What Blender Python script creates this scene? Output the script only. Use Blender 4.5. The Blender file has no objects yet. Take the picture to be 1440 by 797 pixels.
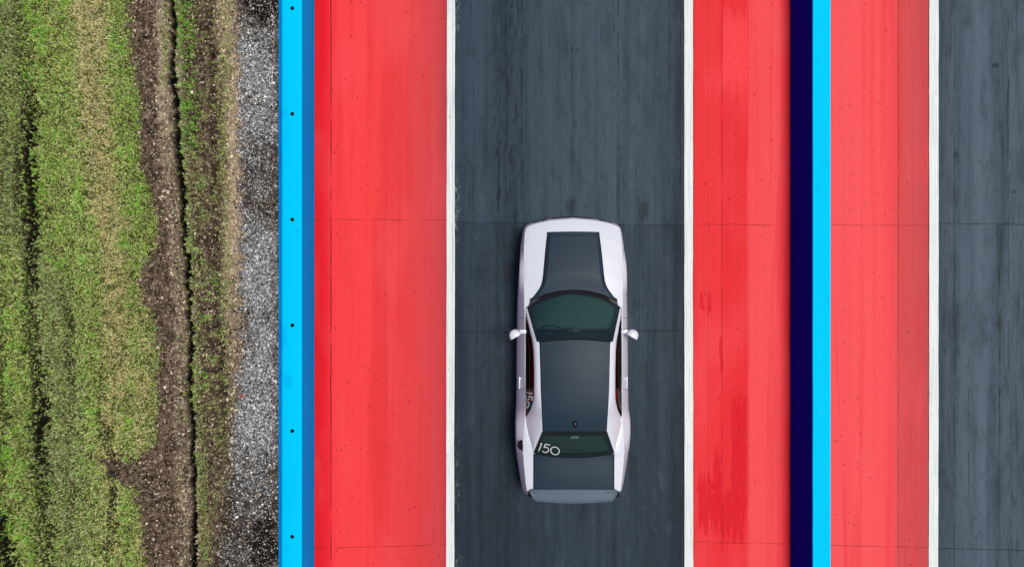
import bpy, bmesh, math, random
import numpy as np
from mathutils import Vector, Matrix
from mathutils.bvhtree import BVHTree

R = math.radians
scene = bpy.context.scene
COL = scene.collection

# ------------------------------------------------------------------ camera, sky, sun, exposure
H = 14.0                      # height of the drone above the track, metres
S = 75.0                      # photo pixels per metre on the ground
NX, NY = 750.0, 398.5         # photo pixel straight below the drone
cam = bpy.data.cameras.new("camera")
cam.sensor_width = 36.0
cam.lens = 36.0 * H / (1440.0 / S)
cam.shift_x = -(NX - 720.0) / 1440.0
cam.clip_end = 1500.0
cam_o = bpy.data.objects.new("camera", cam)
cam_o.location = (0, 0, H)
COL.objects.link(cam_o)
scene.camera = cam_o

SUN_EL, SUN_AZ = R(74), R(80)     # azimuth from +Y towards +X: light comes from the right
world = bpy.data.worlds.new("World")
scene.world = world
world.use_nodes = True
wn = world.node_tree
sky = wn.nodes.new("ShaderNodeTexSky")
sky.sky_type = 'NISHITA'
sky.sun_disc = False
sky.sun_elevation = SUN_EL
sky.sun_rotation = SUN_AZ
sky.dust_density = 3.0
sky.ozone_density = 0.6
bg = wn.nodes["Background"]
bg.inputs[1].default_value = 0.05
wn.links.new(sky.outputs[0], bg.inputs[0])

sun = bpy.data.lights.new("sun", 'SUN')
sun.energy = 2.0
sun.angle = R(20)
sun.color = (1.0, 0.94, 0.84)
sun_o = bpy.data.objects.new("sun", sun)
d = Vector((math.cos(SUN_EL) * math.sin(SUN_AZ), math.cos(SUN_EL) * math.cos(SUN_AZ), math.sin(SUN_EL)))
sun_o.rotation_euler = d.to_track_quat('Z', 'Y').to_euler()
sun_o.location = (20, 5, 30)
COL.objects.link(sun_o)

vs = scene.view_settings
vs.view_transform = 'Standard'
vs.look = 'None'
vs.gamma = 1.0
vs.exposure = 0.546
vs.use_curve_mapping = False

# what an ideal white ground sheet reads in linear light under this sky and sun (measured), so that
# the surface colours below can be given as the reflectance the photo implies
LUM = (1.10, 1.08, 1.09)


def lin(c):
    out = []
    for v, l in zip(c[:3], LUM):
        v = v / 255.0
        v = v / 12.92 if v <= 0.04045 else ((v + 0.055) / 1.055) ** 2.4
        out.append(min(v / l, 0.95))
    return tuple(out)


def c4(c):
    return (*lin(c), 1.0)


# ------------------------------------------------------------------ node helper
class Nodes:
    def __init__(self, name):
        self.mat = bpy.data.materials.new(name)
        self.mat.use_nodes = True
        self.t = self.mat.node_tree
        self.bsdf = self.t.nodes["Principled BSDF"]
        self._pos = None

    def n(self, kind):
        return self.t.nodes.new(kind)

    def link(self, a, b):
        self.t.links.new(a, b)

    def put(self, inp, v):
        if isinstance(v, Ex):
            self.link(v.s, inp)
        elif isinstance(v, (tuple, list)) and len(v) == 3 and inp.type == 'RGBA':
            inp.default_value = (*v, 1.0)
        else:
            inp.default_value = v

    def pos(self):
        if self._pos is None:
            tc = self.n("ShaderNodeNewGeometry")
            sp = self.n("ShaderNodeSeparateXYZ")
            self.link(tc.outputs["Position"], sp.inputs[0])
            self._pos = (Ex(self, sp.outputs[0]), Ex(self, sp.outputs[1]), Ex(self, sp.outputs[2]))
        return self._pos

    def px(self):
        x, y, z = self.pos()
        return x * S + NX, NY - y * S

    def vec(self, x, y, z=0.0):
        c = self.n("ShaderNodeCombineXYZ")
        for i, v in enumerate((x, y, z)):
            self.put(c.inputs[i], v)
        return Ex(self, c.outputs[0])

    def noise(self, x, y, scale=1.0, detail=4.0, rough=0.55, dist=0.0):
        k = self.n("ShaderNodeTexNoise")
        self.put(k.inputs["Vector"], self.vec(x, y))
        k.inputs["Scale"].default_value = scale
        k.inputs["Detail"].default_value = detail
        k.inputs["Roughness"].default_value = rough
        k.inputs["Distortion"].default_value = dist
        return Ex(self, k.outputs["Fac"])

    def cells(self, x, y, scale=1.0):
        k = self.n("ShaderNodeTexVoronoi")
        self.put(k.inputs["Vector"], self.vec(x, y))
        k.inputs["Scale"].default_value = scale
        sp = self.n("ShaderNodeSeparateColor")
        self.link(k.outputs["Color"], sp.inputs[0])
        return Ex(self, k.outputs["Distance"]), Ex(self, sp.outputs[0])

    def step(self, v, a, b, lo=0.0, hi=1.0):
        k = self.n("ShaderNodeMapRange")
        k.interpolation_type = 'SMOOTHSTEP'
        self.put(k.inputs[0], v)
        k.inputs[1].default_value = a
        k.inputs[2].default_value = b
        k.inputs[3].default_value = lo
        k.inputs[4].default_value = hi
        return Ex(self, k.outputs[0])

    def band(self, v, a, b, soft):
        return self.step(v, a - soft, a + soft) * self.step(v, b - soft, b + soft, 1.0, 0.0)

    def ramp(self, v, stops, mode='LINEAR'):
        """stops: (position, srgb colour)"""
        k = self.n("ShaderNodeValToRGB")
        lo, hi = stops[0][0], stops[-1][0]
        self.put(k.inputs[0], (v - lo) * (1.0 / (hi - lo)))
        cr = k.color_ramp
        cr.interpolation = mode
        while len(cr.elements) < len(stops):
            cr.elements.new(0.5)
        for e, (p, c) in zip(cr.elements, stops):
            e.position = (p - lo) / (hi - lo)
        for e, (p, c) in zip(cr.elements, stops):
            e.color = c4(c)
        return Ex(self, k.outputs[0])

    def mix(self, f, a, b, blend='MIX'):
        k = self.n("ShaderNodeMix")
        k.data_type = 'RGBA'
        k.blend_type = blend
        self.put(k.inputs[0], f)
        self.put(k.inputs[6], a)
        self.put(k.inputs[7], b)
        return Ex(self, k.outputs[2])

    def bump(self, h, strength=0.3, dist=0.01):
        k = self.n("ShaderNodeBump")
        k.inputs["Strength"].default_value = strength
        k.inputs["Distance"].default_value = dist
        self.put(k.inputs["Height"], h)
        self.link(k.outputs[0], self.bsdf.inputs["Normal"])

    def finish(self, color=None, rough=0.6, spec=0.3, metal=0.0):
        b = self.bsdf
        if color is not None:
            self.put(b.inputs["Base Color"], color)
        self.put(b.inputs["Roughness"], rough)
        b.inputs["Specular IOR Level"].default_value = spec
        b.inputs["Metallic"].default_value = metal
        return self.mat


class Ex:
    def __init__(self, N, s):
        self.N, self.s = N, s

    def op(self, o, other=None, rev=False):
        k = self.N.n("ShaderNodeMath")
        k.operation = o
        a, b = (other, self) if rev else (self, other)
        self.N.put(k.inputs[0], a)
        if b is not None:
            self.N.put(k.inputs[1], b)
        return Ex(self.N, k.outputs[0])

    def __add__(self, o): return self.op('ADD', o)
    __radd__ = __add__
    def __sub__(self, o): return self.op('SUBTRACT', o)
    def __rsub__(self, o): return self.op('SUBTRACT', o, True)
    def __mul__(self, o): return self.op('MULTIPLY', o)
    __rmul__ = __mul__
    def abs(self): return self.op('ABSOLUTE')
    def max(self, o): return self.op('MAXIMUM', o)
    def min(self, o): return self.op('MINIMUM', o)


def grey(v):
    return (v, v, v)


# ------------------------------------------------------------------ object helpers
def tag(o, label=None, cat=None, group=None, kind=None):
    if label: o["label"] = label
    if cat: o["category"] = cat
    if group: o["group"] = group
    if kind: o["kind"] = kind
    return o


def link_mesh(name, me, mats, parent=None):
    o = bpy.data.objects.new(name, me)
    for m in (mats if isinstance(mats, (list, tuple)) else [mats]):
        me.materials.append(m)
    COL.objects.link(o)
    if parent is not None:
        o.parent = parent
    return o


def finish(name, bm, mats, parent=None, smooth=True, angle=32, weld=0.0004):
    if weld:
        bmesh.ops.remove_doubles(bm, verts=bm.verts, dist=weld)
    bmesh.ops.recalc_face_normals(bm, faces=bm.faces)
    me = bpy.data.meshes.new(name)
    bm.to_mesh(me)
    bm.free()
    if smooth:
        for p in me.polygons:
            p.use_smooth = True
        me.set_sharp_from_angle(angle=R(angle))
    return link_mesh(name, me, mats, parent)


def grid(bm, rows, mi=0, mifn=None):
    """rows: list of equal-length lists of points; adds the quads and returns the vertices"""
    vv = [[bm.verts.new(p) for p in r] for r in rows]
    for i in range(len(vv) - 1):
        for j in range(len(vv[0]) - 1):
            q = [vv[i][j], vv[i][j + 1], vv[i + 1][j + 1], vv[i + 1][j]]
            try:
                f = bm.faces.new(q)
                f.material_index = mifn(i, j) if mifn else mi
            except ValueError:
                pass
    return vv


def box(bm, c, s, bevel=0.0, rot=None, mi=0):
    r = bmesh.ops.create_cube(bm, size=1.0)
    vs_ = r['verts']
    for v in vs_:
        v.co = Vector((v.co.x * s[0], v.co.y * s[1], v.co.z * s[2]))
    fs = list({f for v in vs_ for f in v.link_faces})
    for f in fs:
        f.material_index = mi
    allv = vs_
    if bevel:
        es = list({e for v in vs_ for e in v.link_edges})
        rr = bmesh.ops.bevel(bm, geom=es, offset=bevel, segments=3, profile=0.5, affect='EDGES')
        allv = list({v for f in rr['faces'] for v in f.verts} | {v for v in vs_ if v.is_valid})
    M = Matrix.Translation(Vector(c))
    if rot is not None:
        M = M @ rot
    for v in allv:
        v.co = M @ v.co


def lathe(bm, prof, n=40, axis='X', c=(0, 0, 0), mi=0, close=False):
    """prof: (radius, offset along the axis)"""
    rows = []
    for k in range(n + 1):
        a = 2 * math.pi * k / n
        row = []
        for r, t in prof:
            if axis == 'X':
                row.append((c[0] + t, c[1] + r * math.cos(a), c[2] + r * math.sin(a)))
            elif axis == 'Y':
                row.append((c[0] + r * math.cos(a), c[1] + t, c[2] + r * math.sin(a)))
            else:
                row.append((c[0] + r * math.cos(a), c[1] + r * math.sin(a), c[2] + t))
        rows.append(row)
    grid(bm, rows, mi)


def sheet(name, x0, x1, y0, y1, z, m, ny=1, thick=0.0):
    bm = bmesh.new()
    rows = [[(x0, y0 + (y1 - y0) * i / ny, z), (x1, y0 + (y1 - y0) * i / ny, z)] for i in range(ny + 1)]
    grid(bm, rows)
    o = finish(name, bm, m, smooth=False)
    return tag(o, kind="structure")


def gx(px): return (px - NX) / S       # ground point of a photo column
def gy(py): return (NY - py) / S

# ------------------------------------------------------------------ pavement materials
def joints(N, PX, PY, lines, wob, hw=1.1):
    """thin dark saw cuts across the slabs; lines: (row at column 750, slope)"""
    tot = None
    for y0, sl in lines:
        dd = (PY - (PX - 750.0) * sl - y0 + wob).abs()
        m = N.step(dd, hw * 0.35, hw, 1.0, 0.0)
        tot = m if tot is None else tot.max(m)
    return tot


def specks(N, x, y, scale, keep, rad, stretch=0.6):
    dist, rnd = N.cells(x, y * stretch, scale)
    return N.step(dist, rad * 0.5, rad, 1.0, 0.0) * N.step(rnd, 1.0 - keep, 1.0 - keep + 0.002)


def red_material(name, stops, worn=(192, 74, 80), worn_band=None, stain=False, seam=None, lines=((313, 0.006),), pale_patch=None):
    N = Nodes(name)
    x, y, z = N.pos()
    PX, PY = N.px()
    wob = (N.noise(x, y * 0.12, 2.0, 3) - 0.5) * 26.0
    fine = N.noise(x * 60, y * 0.5, 1.0, 3, 0.6)
    mid = N.noise(x * 9, y * 0.10, 1.0, 4, 0.55)
    big = N.noise(x * 0.9, y * 0.35, 1.0, 3, 0.5)
    grain = N.noise(x, y, 55, 4, 0.7)
    col = N.ramp(PX + wob * 0.5, stops)
    deep = c4((238, 38, 46))[:3]
    pale = c4((255, 92, 98))[:3]
    lane_i = N.noise(x * 2.2 + N.noise(x, y * 0.05, 1.0, 2) * 0.2, y * 0.02, 1.0, 0)
    pas, rnd_ = N.cells(x * 1.0, y * 0.05 + N.noise(x * 3, y * 0.3, 1.0, 3) * 0.02, 2.6)
    col = N.mix(N.step(rnd_, 0.45, 0.9) * N.step(N.noise(x * 8, y * 0.5, 1.0, 5), 0.30, 0.6) * 0.30, col, c4((232, 48, 54))[:3])
    if worn_band and worn_band[0] < 800:
        bm_ = N.band(PX + (N.noise(x * 5, y * 0.25, 1.0, 3) - 0.5) * 5, 516, 546, 1.2) * N.step(N.noise(x * 4, y * 0.22, 1.0, 4), 0.40, 0.56)
        col = N.mix(bm_ * 0.5, col, c4((230, 52, 56))[:3])
    col = N.mix(N.step(mid, 0.52, 0.70) * 0.28, col, deep)
    col = N.mix(N.step(big, 0.5, 0.72) * 0.35, col, pale)
    col = N.mix(N.step(fine, 0.48, 0.75) * 0.13, col, c4((205, 52, 60))[:3])
    if worn_band:
        a, b = worn_band
        wm = N.step(PX + wob * 0.4, a, b) * N.step(N.noise(x * 16, y * 0.22, 1.0, 5, 0.6), 0.35, 0.62)
        col = N.mix(wm * 0.5, col, c4(worn)[:3])
        ws = N.step(PX, a, b) * N.step(N.noise(x * 26, y * 1.6, 1.0, 5, 0.7), 0.56, 0.68)
        col = N.mix(ws * 0.34, col, c4((140, 44, 54))[:3])
    if pale_patch:
        for (a, b, u, v, s, cc, k) in pale_patch:
            pm = N.band(PX + wob * s, a, b, 1.5) * N.band(PY + (N.noise(x * 7, y * 0.8, 1.0, 3) - 0.5) * 60, u, v, 22)
            col = N.mix(pm * k, col, c4(cc)[:3])
    if stain:
        # drips of fresh paint, run out along the lane
        jag = (N.noise(x * 22, y * 0.5, 1.0, 3, 0.6) - 0.5)
        jag2 = (N.noise(x * 12, y * 3.0, 1.0, 4, 0.6) - 0.5)
        shapes = [(1028, 1050, 560, 742, 150), (1003, 1014, 640, 735, 95), (982, 1012, 672, 740, 120), (1012, 1046, 690, 755, 70), (984, 990, 412, 436, 26), (994, 1000, 414, 440, 40), (1012, 1016, 470, 520, 45)]
        tot = None
        for a, b, u, v, jj in shapes:
            m = N.band(PX + jag2 * 9.0, a, b, 0.8) * N.band(PY + jag * jj + jag2 * 30.0, u, v, 3.0)
            tot = m if tot is None else tot.max(m)
        hole = N.step(N.noise(x * 30, y * 4.0, 1.0, 4, 0.6), 0.36, 0.42)
        col = N.mix(tot * hole * 0.85, col, c4((226, 22, 40))[:3])
        pores = specks(N, x, y, 26, 0.25, 0.22) * N.band(PX, 976, 1052, 3) * N.step(PY, 470, 640)
        col = N.mix(pores * 0.7, col, c4((190, 20, 36))[:3])
    if seam:
        for sx, w, k in seam:
            m = N.step((PX - sx + (N.noise(x, y * 0.6, 1.0, 2) - 0.5) * 1.2).abs(), w * 0.4, w, 1.0, 0.0)
            m = m * N.step(N.noise(x * 3, y * 1.3, 1.0, 4), 0.30, 0.5)
            col = N.mix(m * k, col, c4((70, 14, 22))[:3])
    jw = (N.noise(x * 2.2, y * 0.4, 1.0, 4) - 0.5) * 5.0
    jm = joints(N, PX, PY, lines, jw)
    jm = jm * N.step(N.noise(x * 2.5, y, 1.0, 4), 0.34, 0.56)
    col = N.mix(jm * 0.42, col, c4((95, 16, 24))[:3])
    sp = specks(N, x, y, 6.5, 0.24, 0.10).max(specks(N, x + 3.3, y + 1.7, 13, 0.12, 0.17))
    col = N.mix(sp * 0.8, col, c4((88, 14, 24))[:3])
    hs = specks(N, x + 9.1, y + 2.7, 8, 0.03, 0.06, 1.0)
    col = N.mix(hs * 0.8, col, c4((245, 170, 160))[:3])
    mott = N.noise(x * 20, y * 9, 1.0, 6, 0.75)
    col = N.mix(N.step(mott, 0.52, 0.68) * 0.16, col, c4((214, 44, 52))[:3])
    col = N.mix(0.26, col, N.mix(1.0, col, N.ramp(grain, [(0.30, (150, 150, 150)), (0.75, (255, 255, 255))]), 'MULTIPLY'))
    N.bump(grain + mid * 0.5 - jm * 1.5, 0.25, 0.004)
    return N.finish(col, N.step(mid, 0.3, 0.7, 0.62, 0.75), 0.12)


def asphalt_material(name, stops, left=True, lines=()):
    N = Nodes(name)
    x, y, z = N.pos()
    PX, PY = N.px()
    wob = (N.noise(x, y * 0.1, 1.5, 3) - 0.5) * 30.0
    stops = [(p, (c[0] + (8 if left else 13), c[1] + (11 if left else 16), c[2] + (14 if left else 20))) for p, c in stops]
    col = N.ramp(PX + wob, stops)
    s1 = N.noise(x * 28, y * 0.35, 1.0, 5, 0.65)
    s2 = N.noise(x * 7, y * 0.18, 1.0, 4, 0.6)
    s3 = N.noise(x * 90, y * 0.8, 1.0, 2, 0.5)
    blot = N.noise(x * 13, y * 2.6, 1.0, 7, 0.72)
    grain = N.noise(x, y, 70, 4, 0.7)
    dark = c4((30, 37, 46))[:3]
    light = c4((104, 118, 132))[:3]
    k = 1.0 if left else 0.85
    if left:
        slab = N.step(PY + (PX - 750.0) * -.014 + (N.noise(x * 5, y * 0.6, 1.0, 4) - 0.5) * 8, 313, 317) * 0.30
        slab = slab + N.step(PY, 467, 720) * 0.18 + N.step(PY, 330, 480) * N.step(PX, 760, 690) * 0.14
        col = N.mix(slab, col, c4((20, 30, 42))[:3])
    pt = N.noise(x * 2.6, y * 0.7, 1.0, 5, 0.6)
    col = N.mix(N.step(pt, 0.50, 0.66) * 0.30, col, dark)
    col = N.mix(N.step(pt, 0.44, 0.30) * 0.22, col, light)
    col = N.mix(N.step(s2, 0.5, 0.72) * 0.24 * k, col, dark)
    col = N.mix(N.step(s1, 0.53, 0.72) * 0.15 * k, col, dark)
    col = N.mix(N.step(s1, 0.46, 0.28) * 0.13 * k, col, light)
    sc = N.noise(x * 34, y * 6.5, 1.0, 6, 0.75)
    col = N.mix(N.step(sc, 0.53, 0.66) * 0.30 * k, col, dark)
    col = N.mix(N.step(sc, 0.46, 0.34) * 0.16 * k, col, light)
    col = N.mix(N.step(s3, 0.5, 0.8) * 0.12, col, dark)
    smu = N.noise(x * 3.4, y * 1.5, 1.0, 7, 0.68, 0.6)
    col = N.mix(N.step(smu, 0.53, 0.66) * 0.24 * k, col, dark)
    smu2 = N.noise(x * 9, y * 2.2, 1.0, 7, 0.72, 0.4)
    col = N.mix(N.step(smu2, 0.55, 0.64) * 0.30 * k, col, c4((24, 31, 40))[:3])
    if left:
        zone = N.band(PX + wob * 0.5, 692, 730, 10) * N.step(PY, 380, 300).max(N.band(PX, 640, 655, 8) * 0.8).max(N.band(PX, 900, 960, 14) * 0.45)
    else:
        zone = N.band(PX + wob * 0.5, 1398, 1440, 10).max(N.band(PX, 1322, 1350, 10) * 0.8)
    col = N.mix(N.step(blot if left else N.noise(x * 13, y * 0.9, 1.0, 7, 0.75), 0.47, 0.66) * zone * (0.8 if left else 0.5), col, c4((20, 29, 38))[:3])
    # rubber blots
    for bx, by, rx, ry, kk in ((905, 296, 7, 14, 1), (803, 290, 7, 14, 1), (735, 255, 3, 46, .6), (720, 240, 4, 40, .6), (868, 270, 2, 40, .7), (1344, 217, 4, 6, .9), (1400, 92, 5, 4, 1), (1403, 455, 3, 5, 0.8), (668, 385, 14, 8, .4), (1425, 270, 4, 3, 1)):
        if (bx < 1200) != left:
            continue
        rr = ((PX - bx) * (1.0 / rx)); ss = ((PY - by) * (1.0 / ry))
        m = N.step(rr * rr + ss * ss + (N.noise(x * 34, y * 8, 1.0, 6, 0.75) - 0.5) * 8.5, 0.2, 1.7, 1.0, 0.0) * N.step(rr * rr + ss * ss, 0.9, 3.4, 1.0, 0.0)
        col = N.mix(m * 0.55 * kk, col, c4((18, 27, 36))[:3])
    # thin drag lines
    for lx, u, v, kk in ((734, -50, 265, .7), (869, -100, 330, .6), (666, 60, 320, .5), (804, -60, 280, .4), (942, -10, 120, .5), (957, -100, 900, .8), (1406, 330, 620, .9), (1342, 0, 800, .5), (1418, -50, 800, .5), (1362, 500, 700, .6)):
        if (lx < 1200) != left:
            continue
        m = N.step((PX - lx + (N.noise(x, y * 0.5, 1.0, 2) - 0.5) * 3).abs(), 0.5, 1.5, 1.0, 0.0) * N.band(PY, u, v, 14) * N.step(N.noise(x * 4, y * 1.8, 1.0, 4), 0.40, 0.58)
        col = N.mix(m * kk, col, dark)
    jw = (N.noise(x * 3, y * 0.4, 1.0, 4) - 0.5) * 3.0
    jm = joints(N, PX, PY, lines, jw, 1.2)
    jm = jm * N.step(N.noise(x * 2.5, y, 1.0, 4), 0.30, 0.5)
    col = N.mix(jm * 0.52, col, c4((12, 18, 26))[:3])
    sp = specks(N, x, y, 5.5, 0.18, 0.075, 0.8).max(specks(N, x + 5, y + 1, 13, 0.10, 0.15))
    col = N.mix(sp * 0.85, col, c4((14, 20, 28))[:3])
    ws = specks(N, x + 2.2, y + 7.7, 14, 0.035, 0.12, 0.8) * N.step(N.noise(x * 5, y * 0.5, 1.0, 3), 0.50, 0.62)
    col = N.mix(ws * 0.8, col, c4((168, 180, 186))[:3])
    col = N.mix(0.6, col, N.mix(1.0, col, N.ramp(grain, [(0.30, (120, 120, 120)), (0.75, (255, 255, 255))]), 'MULTIPLY'))
    # white dust beside the painted line
    if left:
        edge = N.step(PX, 640, 649, 1.0, 0.0) * N.step(N.noise(x * 40, y * 7, 1.0, 5, 0.7), 0.50, 0.62) * N.step(N.noise(x, y * 0.5, 1.0, 3), 0.48, 0.58)
        col = N.mix(edge * 0.5, col, c4((190, 195, 190))[:3])
    N.bump(grain + s1 * 0.6 - jm * 2.0, 0.3, 0.004)
    return N.finish(col, N.step(s2, 0.3, 0.7, 0.55, 0.8), 0.15)


def line_paint():
    N = Nodes("white_line_paint")
    x, y, z = N.pos()
    s1 = N.noise(x * 70, y * 0.8, 1.0, 5, 0.65)
    s2 = N.noise(x * 25, y * 6.0, 1.0, 5, 0.7)
    g = N.noise(x, y, 60, 4, 0.7)
    col = N.ramp(s1, [(0.32, (176, 186, 188)), (0.48, (224, 231, 232)), (0.75, (242, 246, 246))])
    PX, PY = N.px()
    # thin dark run along the middle of the left line, where two coats meet
    m = N.step((PX - 636.2 - (PY - 400) * -0.002).abs(), 0.35, 0.9, 1.0, 0.0) * N.step(N.noise(x * 3, y * 0.9, 1.0, 3), 0.36, 0.5)
    col = N.mix(m * 0.35, col, c4((120, 130, 138))[:3])
    col = N.mix(N.step(s2, 0.57, 0.70) * 0.55, col, c4((128, 138, 144))[:3])
    N.bump(g + s2, 0.3, 0.003)
    return N.finish(col, 0.6, 0.2)


YA, YB = -90.0, 90.0
JA = [(-420, .004), (-130, .006), (313, .006), (766, .012), (1190, .006), (1640, .0)]
M_red_a = red_material("red_paint_edge", [(440, (222, 8, 26)), (452, (236, 16, 34)), (460, (244, 34, 46)), (466, (253, 58, 64)), (480, (255, 68, 72)), (515, (255, 68, 71)), (545, (244, 66, 69)), (585, (232, 68, 72)), (612, (222, 72, 77)), (622, (208, 66, 72)), (629, (172, 58, 74))],
                      worn_band=(560, 640), seam=[(465.3, 1.0, .9)], lines=[(-420, .0), (-140, .03), (310, .004), (762, -.028), (1200, .02)])
M_red_b = red_material("red_paint_between", [(974, (214, 52, 58)), (980, (242, 56, 62)), (1012, (244, 55, 61)), (1015, (240, 46, 54)), (1050, (241, 46, 54)), (1053, (254, 80, 86)), (1090, (255, 84, 90)), (1099, (253, 66, 73)), (1112, (238, 36, 50))], stain=True,  # last stops darken towards the right barrier: its shadow is put into the colour
                      seam=[(1015.5, .8, .5), (1052.5, .7, .4), (996, .5, .5)], lines=[(-300, 0), (313, .010), (757, .02), (1210, .01)],
                      pale_patch=[(1016, 1053, 20, 122, .0, (255, 72, 78), .9), (990, 1052, 95, 130, .2, (255, 74, 80), .5)])
M_red_c = red_material("red_paint_far", [(1120, (238, 40, 50)), (1168, (254, 88, 94)), (1230, (254, 88, 93)), (1256, (250, 80, 86)), (1262, (232, 82, 86)), (1264, (222, 80, 84)), (1290, (220, 82, 86)), (1307, (206, 74, 82))],
                      worn_band=(1250, 1300), seam=[(1263, .8, .5), (1306, .9, .7)], lines=[(-260, 0), (312, .009), (757, .022), (1210, .01)])
M_red_d = red_material("red_paint_outer", [(1600, (204, 64, 70)), (1680, (250, 80, 86)), (1900, (254, 84, 90))], lines=[(313, .009), (767, .02)])
M_asph_a = asphalt_material("rubbered_asphalt", [(640, (46, 60, 74)), (668, (58, 73, 88)), (690, (54, 69, 83)), (715, (45, 58, 71)), (740, (56, 70, 84)), (800, (64, 79, 93)), (860, (66, 81, 95)), (900, (62, 77, 90)), (945, (57, 70, 83)), (952, (44, 56, 68)), (963, (38, 49, 60))], True,
                            [(-420, .0), (-130, .0), (314, .014), (466.5, -.01), (1190, .0)])
M_asph_b = asphalt_material("weathered_asphalt", [(1320, (58, 70, 82)), (1350, (74, 88, 101)), (1385, (82, 96, 110)), (1406, (66, 79, 92)), (1420, (76, 90, 103)), (1445, (72, 86, 98)), (1700, (74, 88, 101))], False,
                            [(-420, .0), (-130, .0), (306, .014), (758, .022), (1190, .0)])
M_line = line_paint()

# ------------------------------------------------------------------ the setting
# lanes and painted concrete butt against each other in one level, the painted lines lie 4 mm above
sheet("red_runoff", gx(440), gx(634), YA, YB, 0.0, M_red_a)
sheet("track_lane", gx(634), gx(968), YA, YB, 0.0, M_asph_a)
sheet("red_runoff", gx(968), gx(1140), YA, YB, 0.0, M_red_b)
sheet("red_runoff", gx(1140), gx(1312), YA, YB, 0.0, M_red_c)
sheet("track_lane", gx(1312), gx(1642), YA, YB, 0.0, M_asph_b)
sheet("red_runoff", gx(1642), gx(1830), YA, YB, 0.0, M_red_d)


def painted_line(px0, px1, lean=0.0, seed=1):
    """a hand-painted line: long quad strip with slightly uneven edges"""
    rnd = random.Random(seed)
    bm = bmesh.new()
    rows = []
    n = 900
    a = b = 0.0
    for i in range(n + 1):
        y = YA + (YB - YA) * i / n
        a = a * 0.8 + rnd.uniform(-1, 1) * 0.0022
        b = b * 0.8 + rnd.uniform(-1, 1) * 0.0032
        off = lean * y
        rows.append([(gx(px0) + a + off, y, 0.004), (gx(px1) + b + off, y, 0.004)])
    grid(bm, rows)
    return tag(finish("road_marking", bm, M_line, smooth=False), kind="structure")


painted_line(627.9, 639.2, 0.0018, 1)
painted_line(962.4, 974.4, 0.0, 2)
painted_line(1306.6, 1319.6, 0.0008, 3)
painted_line(1640, 1653, 0.0, 4)

# ------------------------------------------------------------------ numpy noise
_rng = np.random.default_rng(7)
_TAB = _rng.random((256, 256)).astype(np.float64)


def vnoise(x, y, seed=0):
    x = np.asarray(x) + seed * 17.31
    y = np.asarray(y) + seed * 9.77
    xi = np.floor(x).astype(int); yi = np.floor(y).astype(int)
    fx = x - xi; fy = y - yi
    fx = fx * fx * (3 - 2 * fx); fy = fy * fy * (3 - 2 * fy)
    a = _TAB[xi & 255, yi & 255]; b = _TAB[(xi + 1) & 255, yi & 255]
    c = _TAB[xi & 255, (yi + 1) & 255]; d_ = _TAB[(xi + 1) & 255, (yi + 1) & 255]
    return (a * (1 - fx) + b * fx) * (1 - fy) + (c * (1 - fx) + d_ * fx) * fy


def fbm(x, y, seed=0, oct=4, rough=0.55):
    t = 0; a = 1.0; s = 0
    for k in range(oct):
        t = t + a * vnoise(x * 2 ** k, y * 2 ** k, seed + k * 3)
        s += a
        a *= rough
    return t / s


def sst(v, a, b):
    t = np.clip((v - a) / (b - a), 0, 1)
    return t * t * (3 - 2 * t)


def lin_np(c):
    return np.array(lin(c))


def crv(py, pts):
    p = np.array(pts, float)
    return np.interp(py, p[:, 0], p[:, 1])


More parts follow.
